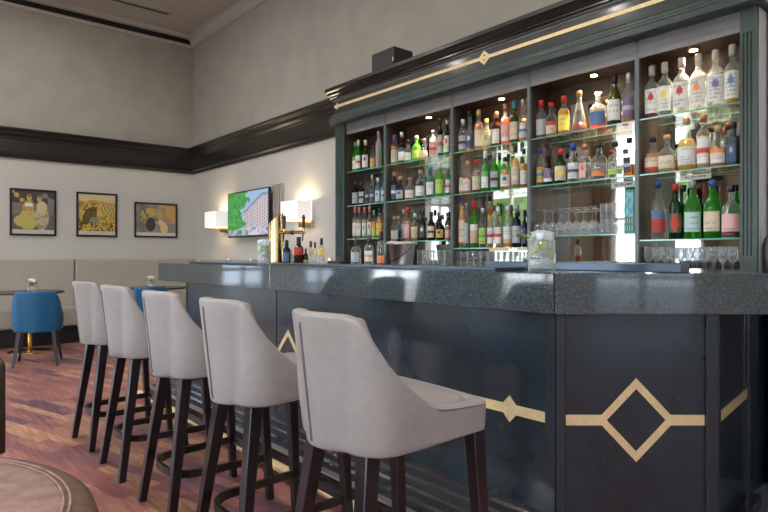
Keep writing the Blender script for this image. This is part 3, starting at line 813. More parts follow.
# ---------------------------------------------------------------- pictures on the left wall
def on_x(u, X):
    s = (u - 384) / FPX; d = X / (FX + s * RX); return (FY + s * RY) * d, d
def zat(v, d): return CZ + (256 - v) / FPX * d
def blob(x, y, cx, cy, rx, ry): return ((x - cx) / rx) ** 2 + ((y - cy) / ry) ** 2 < 1
rnd = random.Random(3)
def hsh(x, y, k=0):
    v = math.sin(x * 12.9898 + y * 78.233 + k * 37.7) * 43758.5453; return v - math.floor(v)
def vn(x, y, k=0):
    xi, yi = math.floor(x), math.floor(y); fx, fy = x - xi, y - yi
    fx = fx * fx * (3 - 2 * fx); fy = fy * fy * (3 - 2 * fy)
    return (hsh(xi, yi, k) * (1 - fx) + hsh(xi + 1, yi, k) * fx) * (1 - fy) + (hsh(xi, yi + 1, k) * (1 - fx) + hsh(xi + 1, yi + 1, k) * fx) * fy
def art1(x, y):
    if y < .10: return (.55, .55, .50) if not (.2 < x < .8 and .04 < y < .055 and hsh(int(x * 60), 1) > .5) else (.25, .25, .22)
    c = (.06, .05, .055)
    if y < .72: c = (.20, .17, .15)
    if y < .45: c = (.13, .11, .10)
    if vn(x * 9, y * 9) > .62 and y > .72: c = (.5, .36, .06) if x < .35 else (.2, .2, .21)
    sk = (.50, .38, .13); w = vn(x * 22, y * 22)
    if blob(x, y, .38, .34, .20, .27) and y > .10: c = (.42 + .15 * w, .36 + .1 * w, .10)
    if blob(x, y, .30, .30, .26, .15): c = (.46, .42, .12)
    if blob(x, y, .38, .60, .13, .18): c = sk if w > .4 else (.38, .30, .10)
    if .30 < x < .48 and .64 < y < .72: c = (.75, .72, .62)
    if blob(x, y, .40, .84, .06, .075): c = sk
    if blob(x, y, .40, .90, .065, .035): c = (.22, .15, .04)
    if blob(x, y, .70, .38, .17, .30): c = (.46, .42, .26) if w > .45 else (.28, .25, .14)
    if blob(x, y, .70, .62, .13, .15): c = (.58, .50, .28)
    if blob(x, y, .64, .82, .06, .075): c = (.44, .36, .18)
    if blob(x, y, .64, .89, .065, .035): c = (.15, .12, .05)
    return c
def art2(x, y):
    if y < .09: return (.55, .54, .46)
    w = vn(x * 10, y * 12, 2); w2 = vn(x * 26, y * 26, 3)
    if y > .86 - .1 * abs(x - .4): return (.62, .52, .30)
    c = (.50 * (.5 + w), .33 * (.5 + w), .07)
    r = math.hypot((x - .42) / .42, (y - .25) / .55)
    if .80 < r < 1.0 and y > .25: c = (.60, .42, .10) if w2 > .4 else (.2, .12, .03)
    if .35 < r < .8 and y > .25 and x < .5: c = (.07 + .1 * w2, .05 + .07 * w2, .02)
    if r < .35 and y > .3: c = (.22, .23, .22)
    if y < .32 and w2 > .55: c = (.08, .06, .02)
    if x > .6 and y > .5: c = (.55, .42, .14) if (int(x * 30) + int(y * 14)) % 3 else (.25, .17, .05)
    return c
def art3(x, y):
    if y < .11: return (.62, .58, .50)
    w = vn(x * 14, y * 14, 5); w2 = vn(x * 6, y * 6, 6)
    c = (.12 + .2 * w2, .13 + .15 * w2, .12 + .18 * w2)
    if x > .55 and y > .4: c = (.55, .33, .12) if w2 > .4 else (.35, .26, .18)
    if blob(x, y, .38, .62, .30, .26) and w > .52: c = (.50, .36, .05)
    if blob(x, y, .36, .36, .12, .22): c = (.04, .03, .03)
    if blob(x, y, .70, .25, .10, .18): c = (.72, .55, .20)
    if blob(x, y, .62, .42, .07, .09): c = (.70, .50, .42)
    return c
def art_mesh(fn, nx, ny, W, H, place_):
    mb = MB(); cols = []
    for j in range(ny + 1):
        for i in range(nx + 1): cols.append(fn(i / nx, j / ny))
    mb.grid(lambda a, b: place_(a * W, b * H), nx, ny, smooth=False)
    return mb, cols
for k, (u0, u1, v0, v1, fn, lab) in enumerate(((9.4, 56, 187.8, 235.3, art1, 'framed yellow-toned poster of two standing women, leftmost on the wall'),
                                             (76, 116.8, 191.6, 236.4, art2, 'framed sepia print of an arched bridge, middle of three'),
                                             (134, 176.8, 201.8, 237.2, art3, 'framed print of people under blossom, nearest the wall corner'))):
    y0, d0 = on_x(u0, XL); y1, d1 = on_x(u1, XL)
    zt_ = zat(v0, d0); zb_ = zat(v1, d0); W = y1 - y0; H = zt_ - zb_
    t = empty('framed_picture', (XL, y0, zb_), 0, lab, 'picture', 'framed pictures on the left wall')
    f = .028; fm = MB()
    fm.box(.003, .03, 0, W, 0, f).box(.003, .03, 0, W, H - f, H).box(.003, .03, 0, f, f, H - f).box(.003, .03, W - f, W, f, H - f)
    fm.build('frame', M['black'], t, .003, 1)
    mb, cols = art_mesh(fn, 90, 90, W - 2 * f, H - 2 * f, lambda a, b: (.016, f + a, f + b))
    mb.build('print', M['print'], t, colors=cols)

# ---------------------------------------------------------------- TV, wall panel, sconces
tv = empty('television', (-7.575, YB - .10, 1.815), 0, 'flat television on the back wall showing a building and green trees', 'television')
MB().box(-.615, .615, 0, .035, -.328, .328).build('housing', M['black'], tv, .004)
MB().box(-.15, .15, .035, .095, -.1, .1).build('wall_mount', M['black'], tv)
def tvf(x, y):
    w = vn(x * 18, y * 12, 9); w2 = vn(x * 40, y * 26, 8)
    edge = .44 + .08 * math.sin(y * 9) + .10 * (w - .5) * 2
    roof = .50 + (x - .42) * .85
    c = (.42, .62, .85)
    if x > .40 and y < min(.92, roof + .06):
        c = (.72, .62, .66)
        if y > roof - .01 or y > .86: c = (.30, .36, .55)
        s_ = (y - (x - .9) * .35) * 14
        if (s_ % 1) > .5 and (x * 17 % 1) > .48: c = (.35, .33, .42)
        if y < .16: c = (.75, .72, .80) if w2 > .4 else (.25, .28, .50)
    if x < edge and y > .12 + .3 * max(0, x - .15): c = (.06 + .10 * w2, .26 + .30 * w2, .07 + .08 * w)
    if x < .5 and y < .14: c = (.55, .5, .62) if w > .4 else (.1, .35, .15)
    return c
mb, cols = art_mesh(tvf, 120, 70, 1.19, .615, lambda a, b: (-.595 + a, -.002, -.305 + b))
mb.build('screen', M['screen'], tv, colors=cols)
wp = empty('wall_panel', (-6.97, YB, 1.49), 0, 'tall grey-brown fluted panel on the wall right of the television', 'panel')
pm = MB().box(0, .24, -.03, -.002, 0, .68)
for k in range(5): pm.box(.01 + k * .046, .036 + k * .046, -.042, -.03, .0, .68)
pm.build('fluted_board', pbr('taupe_fluted_wood', (.38, .345, .31), .5, noise=.15, nscale=5, stretch=(6, 6, .5)), wp)
for k, x in enumerate((-8.45, -6.19)):
    t = empty('wall_sconce', (x, YB, 1.77), 0, 'lit square fabric wall sconce on brass base, %s of the television' % ('left', 'right')[k], 'lamp', 'wall sconces beside the television')
    sh = MB(); w, y0, y1, z0, z1 = .187, -.264, -.05, -.118, .118
    sh.box(-w, w, y0, y0 + .004, z0, z1).box(-w, w, y1 - .004, y1, z0, z1).box(-w, -w + .004, y0, y1, z0, z1).box(w - .004, w, y0, y1, z0, z1)
    sh.build('lamp_shade', M['shade'], t)
    MB().box(-.12, .16, -.05, -.001, -.19, -.125).box(.0, .03, -.17, -.03, -.145, -.125).box(-.19, .02, -.165, -.145, -.142, -.128).build('bracket', M['brass_shiny'], t, .003, 1)
    MB().lathe([(.005, -.125), (.014, -.115), (.014, -.06), (.02, -.03), (.026, 0), (.02, .025), (.005, .035)], 14, (0, -.155, 0)).build('bulb', M['glow'], t)
    L = bpy.data.lights.new('sconce_bulb', 'POINT'); L.energy = 3.2; L.color = (1, .76, .48); L.shadow_soft_size = .035
    o = bpy.data.objects.new('sconce_bulb', L); col.objects.link(o); o.parent = t; o.location = (0, -.155, .06)

# ---------------------------------------------------------------- beer tower
x0_, y0_ = -4.38, 2.52
bt = empty('beer_tower', (x0_, y0_, zt), 0, 'tall brass beer tap tower with slanted mirror top on the bar', 'beer tap')
n = 28; r = .062; vs = []
for k in range(n):
    a = 2 * PI * k / n; vs.append((r * math.cos(a), r * math.sin(a), 0))
for k in range(n):
    a = 2 * PI * k / n; q = .5 + .5 * (math.cos(a) * .65 + math.sin(a) * .76); vs.append((r * math.cos(a), r * math.sin(a), .33 + .10 * q))
mb = MB(); mb.add(vs, [(k, (k + 1) % n, n + (k + 1) % n, n + k) for k in range(n)], 0, True); mb.build('column', M['brass_shiny'], bt)
mb = MB(); mb.add(vs[n:], [tuple(range(n))]); mb.build('slanted_top', M['mirror'], bt)
MB().lathe([(.085, 0), (.085, .01), (.064, .018)], 24).build('base', M['brass_shiny'], bt)
MB().cyl((.05, .01, .262), (.30, .10, .262), .014).build('tap_arm', M['brass_shiny'], bt)
MB().cyl((.165, .052, .262), (.185, .059, .262), .019).build('collar', M['black'], bt)
for q in (.085, .285):
    hx, hy = .05 + q * .94 - .04, .01 + q * .34 - .01
    h = MB().cyl((hx, hy, .262), (hx, hy, .295), .012).build('tap_valve', M['brass_shiny'], bt)
    MB().lathe([(.008, .295), (.011, .31), (.014, .38), (.009, .405)], 10, (hx, hy, 0)).build('tap_handle', M['black'], h)
    MB().cyl((hx + .01, hy - .01, .262), (hx + .03, hy - .03, .19), .006).build('spout', M['black'], h)

# ---------------------------------------------------------------- jars with ice and garnish
def jar(x, y, R, H, leaf, label):
    t = empty('garnish_jar', (x, y, zt), 0, label, 'jar', 'glass jars of ice on the bar')
    MB().lathe([(R * .95, 0), (R, .006), (R, H * .8), (R * .95, H * .8), (R * .94, .012)], 24, cap1=False).build('glass', M['glassware'], t)
    mb = MB().lathe([(R * .9, .016), (R * .9, H * .32)], 20)
    mb.build('ice_bed', M['ice'], t)
    ic = MB()
    rr = random.Random(int(x * 100))
    for k in range(26):
        a = rr.uniform(0, 2 * PI); q = R * .72 * math.sqrt(rr.random()); z = H * .34 + rr.random() * H * .42; s_ = .012
        ic.box(q * math.cos(a) - s_, q * math.cos(a) + s_, q * math.sin(a) - s_, q * math.sin(a) + s_, z - s_, z + s_, 0, rr.random() * 3)
    for k in range(14):
        a = k * 2.4; q = R * .8 * math.sqrt(k / 14); z = H * .80 + (1 - (q / R) ** 2) * H * .16; s_ = .014
        ic.box(q * math.cos(a) - s_, q * math.cos(a) + s_, q * math.sin(a) - s_, q * math.sin(a) + s_, z - s_, z + s_, 0, k)
    ic.build('ice_cubes', M['ice'], t)
    lm = MB()
    for k in range(6):
        a = -2.6 + k * .9; lm.cyl((R * .62 * math.cos(a), R * .62 * math.sin(a), H * (.45 + .1 * (k % 3))), (R * .8 * math.cos(a), R * .8 * math.sin(a), H * (.47 + .1 * (k % 3))), .018, n=12)
    lm.build('lime_slices', M['lime'], t)
    if leaf:
        lf = MB()
        for k in range(16):
            a = k * 2.4; cx, cy, cz = -RX * R * .75 , -RY * R * .75, H * .80
            c, s_ = math.cos(a), math.sin(a); e = .012 + .024 * rr.random(); zz = cz + .03 * rr.random()
            px, py = cx + .022 * c, cy + .022 * s_
            lf.add([(px, py, zz), (px + e * c - .010 * s_, py + e * s_ + .010 * c, zz + .012), (px + 1.7 * e * c, py + 1.7 * e * s_, zz + .02 * rr.random()), (px + e * c + .010 * s_, py + e * s_ - .010 * c, zz + .004)], [(0, 1, 2, 3)])
        lf.build('mint_leaves', M['leaf'], t)
x, d = on_y(264, 2.12); jar(x, 2.12, .050, .185, False, 'tall glass jar of ice and lime beside the brass beer tower')
x, d = on_y(541.5, 2.13); jar(x, 2.13, .056, .170, True, 'wide glass jar of ice with mint leaves near the bar corner')

# ---------------------------------------------------------------- BOTTLES
GL = {
 'clear': thin('bottle_clear', (.95, .97, .96), .05, .04, (.85, .9, .9), edge=.45),
 'frost': thin('bottle_frosted', (.8, .78, .76), .55, .2, (.75, .68, .66)),
 'bluish': thin('bottle_pale_blue', (.62, .80, .86), .3, .04, (.50, .70, .80)),
 'green': thin('bottle_green', (.12, .62, .10), .42, .04, (.08, .48, .05)),
 'lgreen': thin('bottle_light_green', (.35, .75, .15), .45, .04, (.22, .62, .08)),
 'dgreen': thin('bottle_dark_green', (.03, .16, .05), .6, .04, (.015, .08, .025)),
 'olive': thin('bottle_olive', (.22, .24, .05), .5, .04, (.10, .11, .02)),
 'dark': thin('bottle_black', (.03, .025, .025), .8, .04, (.012, .010, .012)),
 'navy': thin('bottle_navy', (.03, .06, .14), .7, .04, (.015, .03, .08)),
 'brown': thin('bottle_brown', (.25, .08, .02), .5, .04, (.12, .035, .01)),
 'teal': thin('bottle_teal', (.25, .60, .58), .35, .04, (.15, .45, .45)),
 'slate': pbr('slate_bottle', (.035, .05, .07), .4),
}
LQ = {
 'amber': thin('liquid_amber', (.95, .45, .06), .6, .3, (.95, .36, .03)),
 'gold': thin('liquid_gold', (1, .75, .12), .55, .3, (1, .62, .05)),
 'pale': thin('liquid_pale', (.97, .88, .50), .4, .3, (.85, .72, .35)),
 'red': thin('liquid_red', (.55, .07, .03), .6, .3, (.35, .03, .015)),
 'orange': thin('liquid_orange', (.95, .38, .12), .55, .3, (.80, .25, .06)),
 'pink': thin('liquid_pink', (.95, .55, .45), .5, .3, (.80, .38, .30)),
 'yellow': thin('liquid_yellow', (.98, .85, .10), .6, .3, (.90, .70, .03)),
 'clearl': thin('liquid_clear', (.92, .95, .96), .08, .3),
}
CAPC = {'red': (.50, .03, .025), 'black': (.015, .015, .02), 'gold': (.62, .42, .14), 'silver': (.55, .57, .60), 'cork': (.50, .32, .17), 'white': (.75, .73, .70),
        'blue': (.03, .08, .30), 'green': (.05, .35, .08), 'purple': (.22, .08, .45), 'copper': (.55, .20, .12), 'teal': (.03, .25, .30), 'pink': (.70, .22, .25), 'grey': (.28, .30, .32), 'yellow': (.75, .60, .08), 'orange': (.75, .30, .06), 'cream': (.66, .58, .42), 'brown': (.16, .07, .04), 'seal': (.50, .45, .40), 'glass': None}
CM = {k: (pbr('cap_' + k, c, .35, metal=.6 if k in ('gold', 'silver', 'copper') else 0) if c else GL['clear']) for k, c in CAPC.items()}
LBL = {'white': (.74, .75, .74), 'cream': (.68, .60, .44), 'yellow': (.80, .62, .10), 'red': (.55, .05, .04), 'green': (.12, .42, .10), 'lime': (.42, .62, .12), 'black': (.03, .03, .035), 'silver': (.42, .45, .50),
       'blue': (.10, .20, .45), 'pink': (.78, .45, .45), 'orange': (.78, .28, .10), 'tan': (.60, .42, .28), 'purple': (.20, .14, .26), 'pblue': (.50, .68, .68), 'navy': (.04, .08, .18), 'gold': (.60, .42, .12), 'teal': (.05, .40, .38), 'dgreen': (.04, .14, .07)}
def profile(kind, R, H, nr):
    k = kind
    if k == 'wine': P = [(1, 0), (1, .50), (.93, .57), (.72, .65), (.45, .73), ('n', .80), ('n', .985)]
    elif k == 'tall': P = [(1, 0), (1, .64), (.9, .69), (.55, .735), ('n', .78), ('n', .985)]
    elif k == 'slim': P = [(1, 0), (1, .50), (.8, .66), ('n', .80), ('n', .985)]
    elif k == 'squat': P = [(1, 0), (1, .52), (.94, .58), (.7, .64), (.4, .68), ('n', .72), ('n', .985)]
    elif k == 'bell': P = [(.9, 0), (1, .08), (.98, .22), (.80, .42), (.5, .58), ('n', .70), ('n', .985)]
    elif k == 'tri': P = [(1, 0), (1, .04), (.86, .22), (.62, .45), (.36, .66), ('n', .80), ('n', .985)]
    elif k == 'round': P = [(.80, 0), (.96, .08), (1, .25), (.97, .45), (.78, .56), (.42, .64), ('n', .70), ('n', .985)]
    elif k == 'square': P = [(.88, 0), (.88, .60), (.80, .65), (.5, .68), ('n', .72), ('n', .985)]
    else: P = [(1, 0), (1, .57), (.94, .62), (.70, .67), (.42, .71), ('n', .76), ('n', .985)]
    out = []
    for a, z in P:
        out.append((nr if a == 'n' else max(nr, R * a), z * H, 1 if (k == 'square' and a != 'n' and a > .7) else 0))
    b = out[0]; out[0] = (b[0] * .9, 0, b[2]); out.insert(1, (b[0] * 1.0, .006, b[2]))
    return out
def rad_at(P, z):
    for a, b in zip(P, P[1:]):
        if a[1] <= z <= b[1]:
            return a[0] + (b[0] - a[0]) * ((z - a[1]) / max(1e-6, b[1] - a[1]))
    return P[-1][0]
def label_cols(nx, ny, base_, accent, style, seed):
    rr = random.Random(seed); cols = []
    lines = [rr.random() > .45 for _ in range(ny + 1)]
    for j in range(ny + 1):
        y = j / ny
        for i in range(nx + 1):
            x = i / nx; c = base_
            if style == 'band' and (.42 < y < .60): c = accent
            elif style == 'top' and y > .66: c = accent
            elif style == 'emblem' and ((x - .5) / .2) ** 2 + ((y - .66) / .17) ** 2 < 1: c = accent
            elif style == 'bottom' and y < .28: c = accent
            elif style == 'diamond' and abs(x - .5) * 1.2 + abs(y - .5) > .52: c = accent
            if style != 'diamond' and .18 < x < .82 and lines[j] and j % 2 == 0 and hsh(i, j, seed) > .25 and c == base_:
                c = tuple(q * .45 + a * .15 for q, a in zip(base_, accent))
            cols.append(c)
    return cols
count = 0
def bottle(x, y, z, R, H, kind, glass, liquid, fill, lab, cap, desc, place_='', group=None, capn=.16):
    global count; count += 1
    t = empty('bottle', (x, y, z), 0, (desc + place_), 'bottle', group)
    nr = min(.0155, R * .42)
    P = profile(kind, R, H, nr)
    MB().lathe(P, 20, cap1=True).build('glass_body', GL[glass], t)
    if liquid:
        fz = fill * H
        Q = [(max(.002, r_ * .93), max(.004, z_), q_) for r_, z_, q_ in P if z_ < fz]
        Q.append((rad_at(P, fz) * .93, fz, 0 if kind != 'square' or fill > .62 else 1))
        MB().lathe(Q, 20).build('liquid', LQ[liquid], t)
    if lab:
        base_, acc, style, l0, l1 = lab
        ny, nx = 14, 14
        th0 = math.atan2(-y, -x) * .62 + (-PI / 2) * .38 + random.uniform(-.15, .15)
        sq = kind == 'square'
        if sq: th0 = -PI / 2
        span = 1.05 if not sq else .62
        def lf(a, b):
            zz = (l0 + (l1 - l0) * b) * H; rr = rad_at(P, zz) * 1.012 + .0006; ang = th0 + (a - .5) * 2 * span
            if sq:
                ca, sa = math.cos(ang), math.sin(ang); rr *= (abs(ca) ** 8 + abs(sa) ** 8) ** (-1 / 8)
            return (rr * math.cos(ang), rr * math.sin(ang), zz)
        MB().grid(lf, nx, ny).build('paper_label', M['label'], t, colors=label_cols(nx, ny, LBL[base_], LBL[acc], style, count))
    if cap == 'glass':
        MB().lathe([(nr * .6, H * .93), (nr * 1.5, H * .95), (nr * 1.6, H * .98), (nr * 1.1, H)], 12).build('stopper', M['glassware'], t)
    elif cap == 'pour':
        MB().lathe([(nr * 1.25, H * .74), (nr * 1.3, H * .80), (nr * 1.15, H * .84), (nr * 1.2, H * .93), (nr * .8, H)], 10).build('pourer', M['black'], t)
    elif cap:
        MB().lathe([(nr * 1.22, H * (1 - capn)), (nr * 1.22, H * .99), (nr * 1.05, H)], 14).build('cap', CM[cap], t)
    return t

BAY = ['leftmost bay', 'second bay', 'middle bay', 'fourth bay', 'rightmost bay']
SHN = ['top shelf', 'middle shelf', 'lower shelf']
ORD = ['first', 'second', 'third', 'fourth', 'fifth', 'sixth', 'seventh', 'eighth', 'ninth', 'tenth', 'eleventh', 'twelfth']
# (u0,u1,vtop, kind, glass, liquid, fill, (label,accent,style), cap, description[, back])
W_ = ('white', 'red', 'band')
D = {
(0, 0): [
 (349, 355.5, 143, 'std', 'green', None, 0, ('white', 'green', 'top'), 'green', 'green bottle, white-green label'),
 (355.2, 361.8, 140, 'std', 'green', None, 0, ('white', 'red', 'band'), 'cream', 'green bottle, red-banded label'),
 (362, 369, 140, 'wine', 'olive', None, 0, ('white', 'navy', 'emblem'), 'cream', 'olive bottle, white label'),
 (370, 375.5, 146, 'squat', 'clear', 'amber', .5, ('gold', 'red', 'plain'), 'brown', 'short amber bottle, gold label'),
 (375.3, 382, 131, 'tall', 'frost', None, 0, None, 'silver', 'tall frosted pinkish bottle')],
(0, 1): [
 (350, 357, 182.6, 'tall', 'dark', None, 0, ('silver', 'black', 'plain'), 'black', 'black bottle, silver label'),
 (358.6, 365, 181.5, 'tall', 'dark', None, 0, ('silver', 'black', 'band'), 'black', 'black bottle, grey-striped label'),
 (364.6, 369.5, 176, 'std', 'clear', 'clearl', .5, ('black', 'silver', 'band'), 'black', 'clear bottle, black label'),
 (369.6, 374.5, 175, 'std', 'clear', 'clearl', .5, ('navy', 'silver', 'band'), 'silver', 'clear bottle, navy label'),
 (375, 381, 178, 'std', 'bluish', None, 0, ('white', 'blue', 'emblem'), 'white', 'pale blue bottle, white cap'),
 (381, 385, 180, 'tall', 'bluish', None, 0, ('pblue', 'blue', 'band'), 'blue', 'thin pale blue bottle')],
(0, 2): [
 (350, 356, 207, 'wine', 'clear', 'pale', .6, ('white', 'yellow', 'emblem'), 'pink', 'syrup bottle, yellow emblem'),
 (356.8, 361.8, 207, 'wine', 'clear', 'pink', .6, ('white', 'pink', 'emblem'), 'pink', 'syrup bottle, pink emblem'),
 (362, 367, 207, 'wine', 'clear', 'pale', .6, ('white', 'green', 'emblem'), 'pink', 'syrup bottle, green emblem'),
 (367, 372.3, 206, 'wine', 'clear', 'red', .8, ('white', 'red', 'emblem'), 'pink', 'syrup bottle of red liquid'),
 (371.8, 376.3, 210, 'wine', 'clear', 'yellow', .6, ('lime', 'orange', 'top'), 'green', 'bottle with green cap and lime label'),
 (376, 383.5, 208, 'wine', 'clear', 'orange', .7, ('yellow', 'orange', 'band'), 'black', 'orange bottle, yellow label')],
(1, 0): [
 (390, 398, 135.5, 'std', 'clear', 'amber', .62, ('cream', 'brown' if 0 else 'gold', 'emblem'), 'purple', 'amber bottle, ornate cream label'),
 (398, 405.5, 132, 'std', 'brown', 'red', .6, ('white', 'navy', 'top'), 'silver', 'dark amber bottle, white label'),
 (404.5, 411.7, 140, 'squat', 'clear', 'clearl', .4, ('white', 'silver', 'plain'), 'black', 'short clear bottle, white label'),
 (412, 421, 136, 'squat', 'lgreen', None, 0, ('lime', 'green', 'plain'), 'cream', 'round lime green bottle'),
 (419.5, 428.5, 139, 'bell', 'clear', 'amber', .38, ('cream', 'gold', 'plain'), 'cork', 'bell shaped bottle, cream label'),
 (429, 438.3, 130.5, 'tall', 'frost', None, 0, ('pink', 'red', 'band'), 'silver', 'wide frosted bottle, pink label'),
 (437.5, 443.2, 118, 'tall', 'dark', None, 0, ('silver', 'red', 'band'), 'black', 'tall black bottle, red-marked label'),
 (444, 450, 120, 'tall', 'dgreen', None, 0, ('white', 'red', 'emblem'), 'silver', 'tall dark green bottle')],
(1, 1): [
 (387.6, 394.6, 173, 'tall', 'navy', None, 0, ('navy', 'white', 'band'), 'cork', 'dark blue bottle, corked'),
 (396, 404.6, 176.6, 'squat', 'navy', None, 0, ('silver', 'navy', 'emblem'), 'cork', 'round navy bottle, silver label'),
 (405, 415, 178, 'squat', 'clear', 'clearl', .45, ('white', 'pink', 'band'), 'glass', 'squat clear bottle, glass stopper'),
 (415, 425.7, 170, 'squat', 'clear', 'clearl', .45, ('white', 'blue', 'plain'), 'cork', 'large clear bottle, white label'),
 (426, 435, 166.7, 'std', 'teal', None, 0, ('white', 'teal', 'plain'), 'teal', 'teal bottle, narrow white label'),
 (435, 444.5, 162.5, 'std', 'lgreen', None, 0, ('lime', 'green', 'plain'), 'white', 'bright green bottle, white cap'),
 (445.2, 451, 163, 'std', 'green', None, 0, ('white', 'red', 'band'), 'white', 'green bottle, red seal')],
(1, 2): [
 (387, 394, 217, 'squat', 'clear', 'pale', .4, ('cream', 'gold', 'plain'), 'gold', 'small bottle, cream label'),
 (395, 402, 216, 'squat', 'clear', 'clearl', .4, ('silver', 'white', 'plain'), 'cork', 'small clear corked bottle'),
 (399, 404, 209.7, 'tall', 'clear', 'clearl', .5, ('silver', 'pblue', 'plain'), 'silver', 'clear bottle, silver cap', 1),
 (404, 411, 208, 'std', 'clear', 'pink', .6, ('pink', 'white', 'plain'), 'red', 'pinkish bottle, red neck'),
 (411, 418.5, 213, 'std', 'clear', 'amber', .4, ('cream', 'brown' if 0 else 'gold', 'emblem'), 'silver', 'pale amber bottle'),
 (418.5, 426.7, 210, 'wine', 'dgreen', None, 0, ('black', 'white', 'emblem'), 'black', 'dark green bottle, round emblem'),
 (427.3, 435.3, 212, 'wine', 'dark', None, 0, ('cream', 'black', 'band'), 'black', 'dark bottle, cream label'),
 (435.8, 444.6, 216, 'squat', 'dark', None, 0, ('gold', 'black', 'emblem'), 'black', 'squat dark bottle, round label'),
 (436, 441, 212, 'tall', 'brown', None, 0, None, 'red', 'brown bottle with red cap', 1),
 (445, 450.5, 217, 'squat', 'clear', 'pink', .6, ('pink', 'red', 'plain'), 'black', 'small pink bottle')],
(2, 0): [
 (456, 465.7, 120, 'std', 'clear', 'amber', .25, ('silver', 'black', 'band'), 'silver', 'clear bottle, silver-black label'),
 (465, 474.6, 111, 'bell', 'clear', 'amber', .15, ('navy', 'cream', 'emblem'), 'black', 'tapered clear bottle, dark label'),
 (474.3, 483, 109.6, 'std', 'clear', 'amber', .64, ('cream', 'gold', 'plain'), 'gold', 'amber bottle, tall cream label'),
 (481.7, 491, 119, 'std', 'clear', 'pale', .60, ('cream', 'green', 'emblem'), 'gold', 'short pale yellow bottle'),
 (491.4, 501, 112, 'std', 'brown', 'red', .62, ('white', 'gold', 'plain'), 'copper', 'dark red-brown bottle, white label'),
 (501, 510, 104, 'std', 'clear', 'orange', .62, ('pink', 'white', 'bottom'), 'copper', 'orange bottle, pink label'),
 (509.3, 519, 101, 'std', 'olive', 'yellow', .64, ('cream', 'gold', 'plain'), 'teal', 'yellow-green bottle, cream label'),
 (518.5, 527.8, 99.4, 'bell', 'clear', 'amber', .2, ('white', 'blue', 'band'), 'silver', 'clear bottle, blue-banded label')],
(2, 1): [
 (455, 463, 157, 'bell', 'clear', 'amber', .25, ('cream', 'black', 'plain'), 'glass', 'ornate bottle, glass stopper'),
 (463, 472, 161, 'squat', 'clear', 'amber', .5, ('white', 'orange', 'emblem'), 'cork', 'round amber bottle, corked'),
 (472, 481, 159.6, 'std', 'clear', 'red', .2, ('cream', 'silver', 'plain'), 'red', 'clear bottle, wine-red cap'),
 (481, 489.6, 151, 'std', 'green', None, 0, ('white', 'green', 'top'), 'white', 'green bottle, large white label'),
 (490, 499, 152, 'std', 'green', None, 0, ('silver', 'black', 'band'), 'grey', 'green bottle, grey label'),
 (496, 503, 152.6, 'std', 'green', None, 0, None, 'black', 'green bottle standing behind', 1),
 (500, 511, 157, 'squat', 'clear', 'amber', .5, ('white', 'navy', 'emblem'), 'black', 'amber bottle, navy-white label'),
 (511, 520, 145, 'std', 'clear', 'gold', .68, ('cream', 'silver', 'bottom'), 'black', 'golden bottle, cream label'),
 (520, 527.8, 149, 'squat', 'clear', 'amber', .62, ('white', 'gold', 'plain'), 'black', 'amber bottle, white label')],
(2, 2): [
 (456, 463.4, 192.7, 'slim', 'clear', 'gold', .75, ('cream', 'silver', 'plain'), 'purple', 'tall slim golden bottle, purple cap'),
 (463.4, 469.3, 203, 'tall', 'clear', 'clearl', .5, ('silver', 'white', 'plain'), 'grey', 'tall slim clear bottle'),
 (469.7, 478.7, 201, 'std', 'green', None, 0, ('tan', 'white', 'top'), 'red', 'green bottle, red cap, tan label'),
 (478.5, 487, 208, 'slim', 'clear', 'clearl', .5, ('lime', 'green', 'band'), 'silver', 'clear bottle, lime label'),
 (487, 494, 208, 'wine', 'clear', 'amber', .3, ('white', 'red', 'band'), 'red', 'clear bottle, red neck'),
 (487, 492, 201.5, 'tall', 'clear', 'yellow', .9, None, 'yellow', 'tall yellow bottle standing behind', 1),
 (494, 502.5, 207, 'std', 'clear', 'clearl', .5, ('white', 'red', 'band'), 'silver', 'clear bottle, white-red label'),
 (500.5, 506, 204, 'tall', 'lgreen', None, 0, None, 'green', 'bright green bottle behind', 1),
 (503, 513, 206, 'std', 'clear', 'amber', .4, ('white', 'tan', 'bottom'), 'silver', 'clear amber bottle, white label'),
 (512, 521.4, 205, 'std', 'navy', None, 0, ('silver', 'navy', 'plain'), 'grey', 'navy bottle, grey label'),
 (521.6, 527.6, 210, 'std', 'navy', 'amber', .3, ('navy', 'gold', 'band'), 'black', 'small navy bottle, gold stripe')],
(3, 0): [
 (533.5, 544.5, 101, 'std', 'clear', 'red', .2, ('silver', 'black', 'plain'), 'red', 'clear bottle, red cap, grey label'),
 (542, 548, 103, 'tall', 'dark', None, 0, None, 'red', 'dark bottle, red cap, behind', 1),
 (545.5, 557, 103, 'squat', 'clear', 'amber', .3, ('cream', 'red', 'top'), 'red', 'bottle with red ribbon'),
 (557.6, 570, 96, 'std', 'clear', 'gold', .66, ('yellow', 'orange', 'plain'), 'red', 'gold bottle, yellow label'),
 (570, 588.5, 91, 'tri', 'clear', 'red', .22, None, 'gold', 'triangular decanter of red spirit'),
 (589, 607, 92, 'squat', 'clear', 'orange', .36, ('blue', 'silver', 'plain'), 'glass', 'wide decanter, blue label, glass stopper'),
 (607.3, 621.5, 75, 'wine', 'olive', None, 0, ('white', 'silver', 'plain'), 'navy' if 0 else 'black', 'tall olive bottle, white label'),
 (622.5, 635.3, 73, 'std', 'clear', 'amber', .3, ('purple', 'silver', 'band'), 'silver', 'tall clear bottle, dark label')],
(3, 1): [
 (533, 541.5, 149, 'slim', 'clear', 'clearl', .5, ('gold', 'blue', 'band'), 'blue', 'clear bottle, gold-blue label'),
 (543, 553.5, 147.5, 'bell', 'dark', None, 0, ('purple', 'white', 'bottom'), 'pour', 'dark bottle, purple label, pourer'),
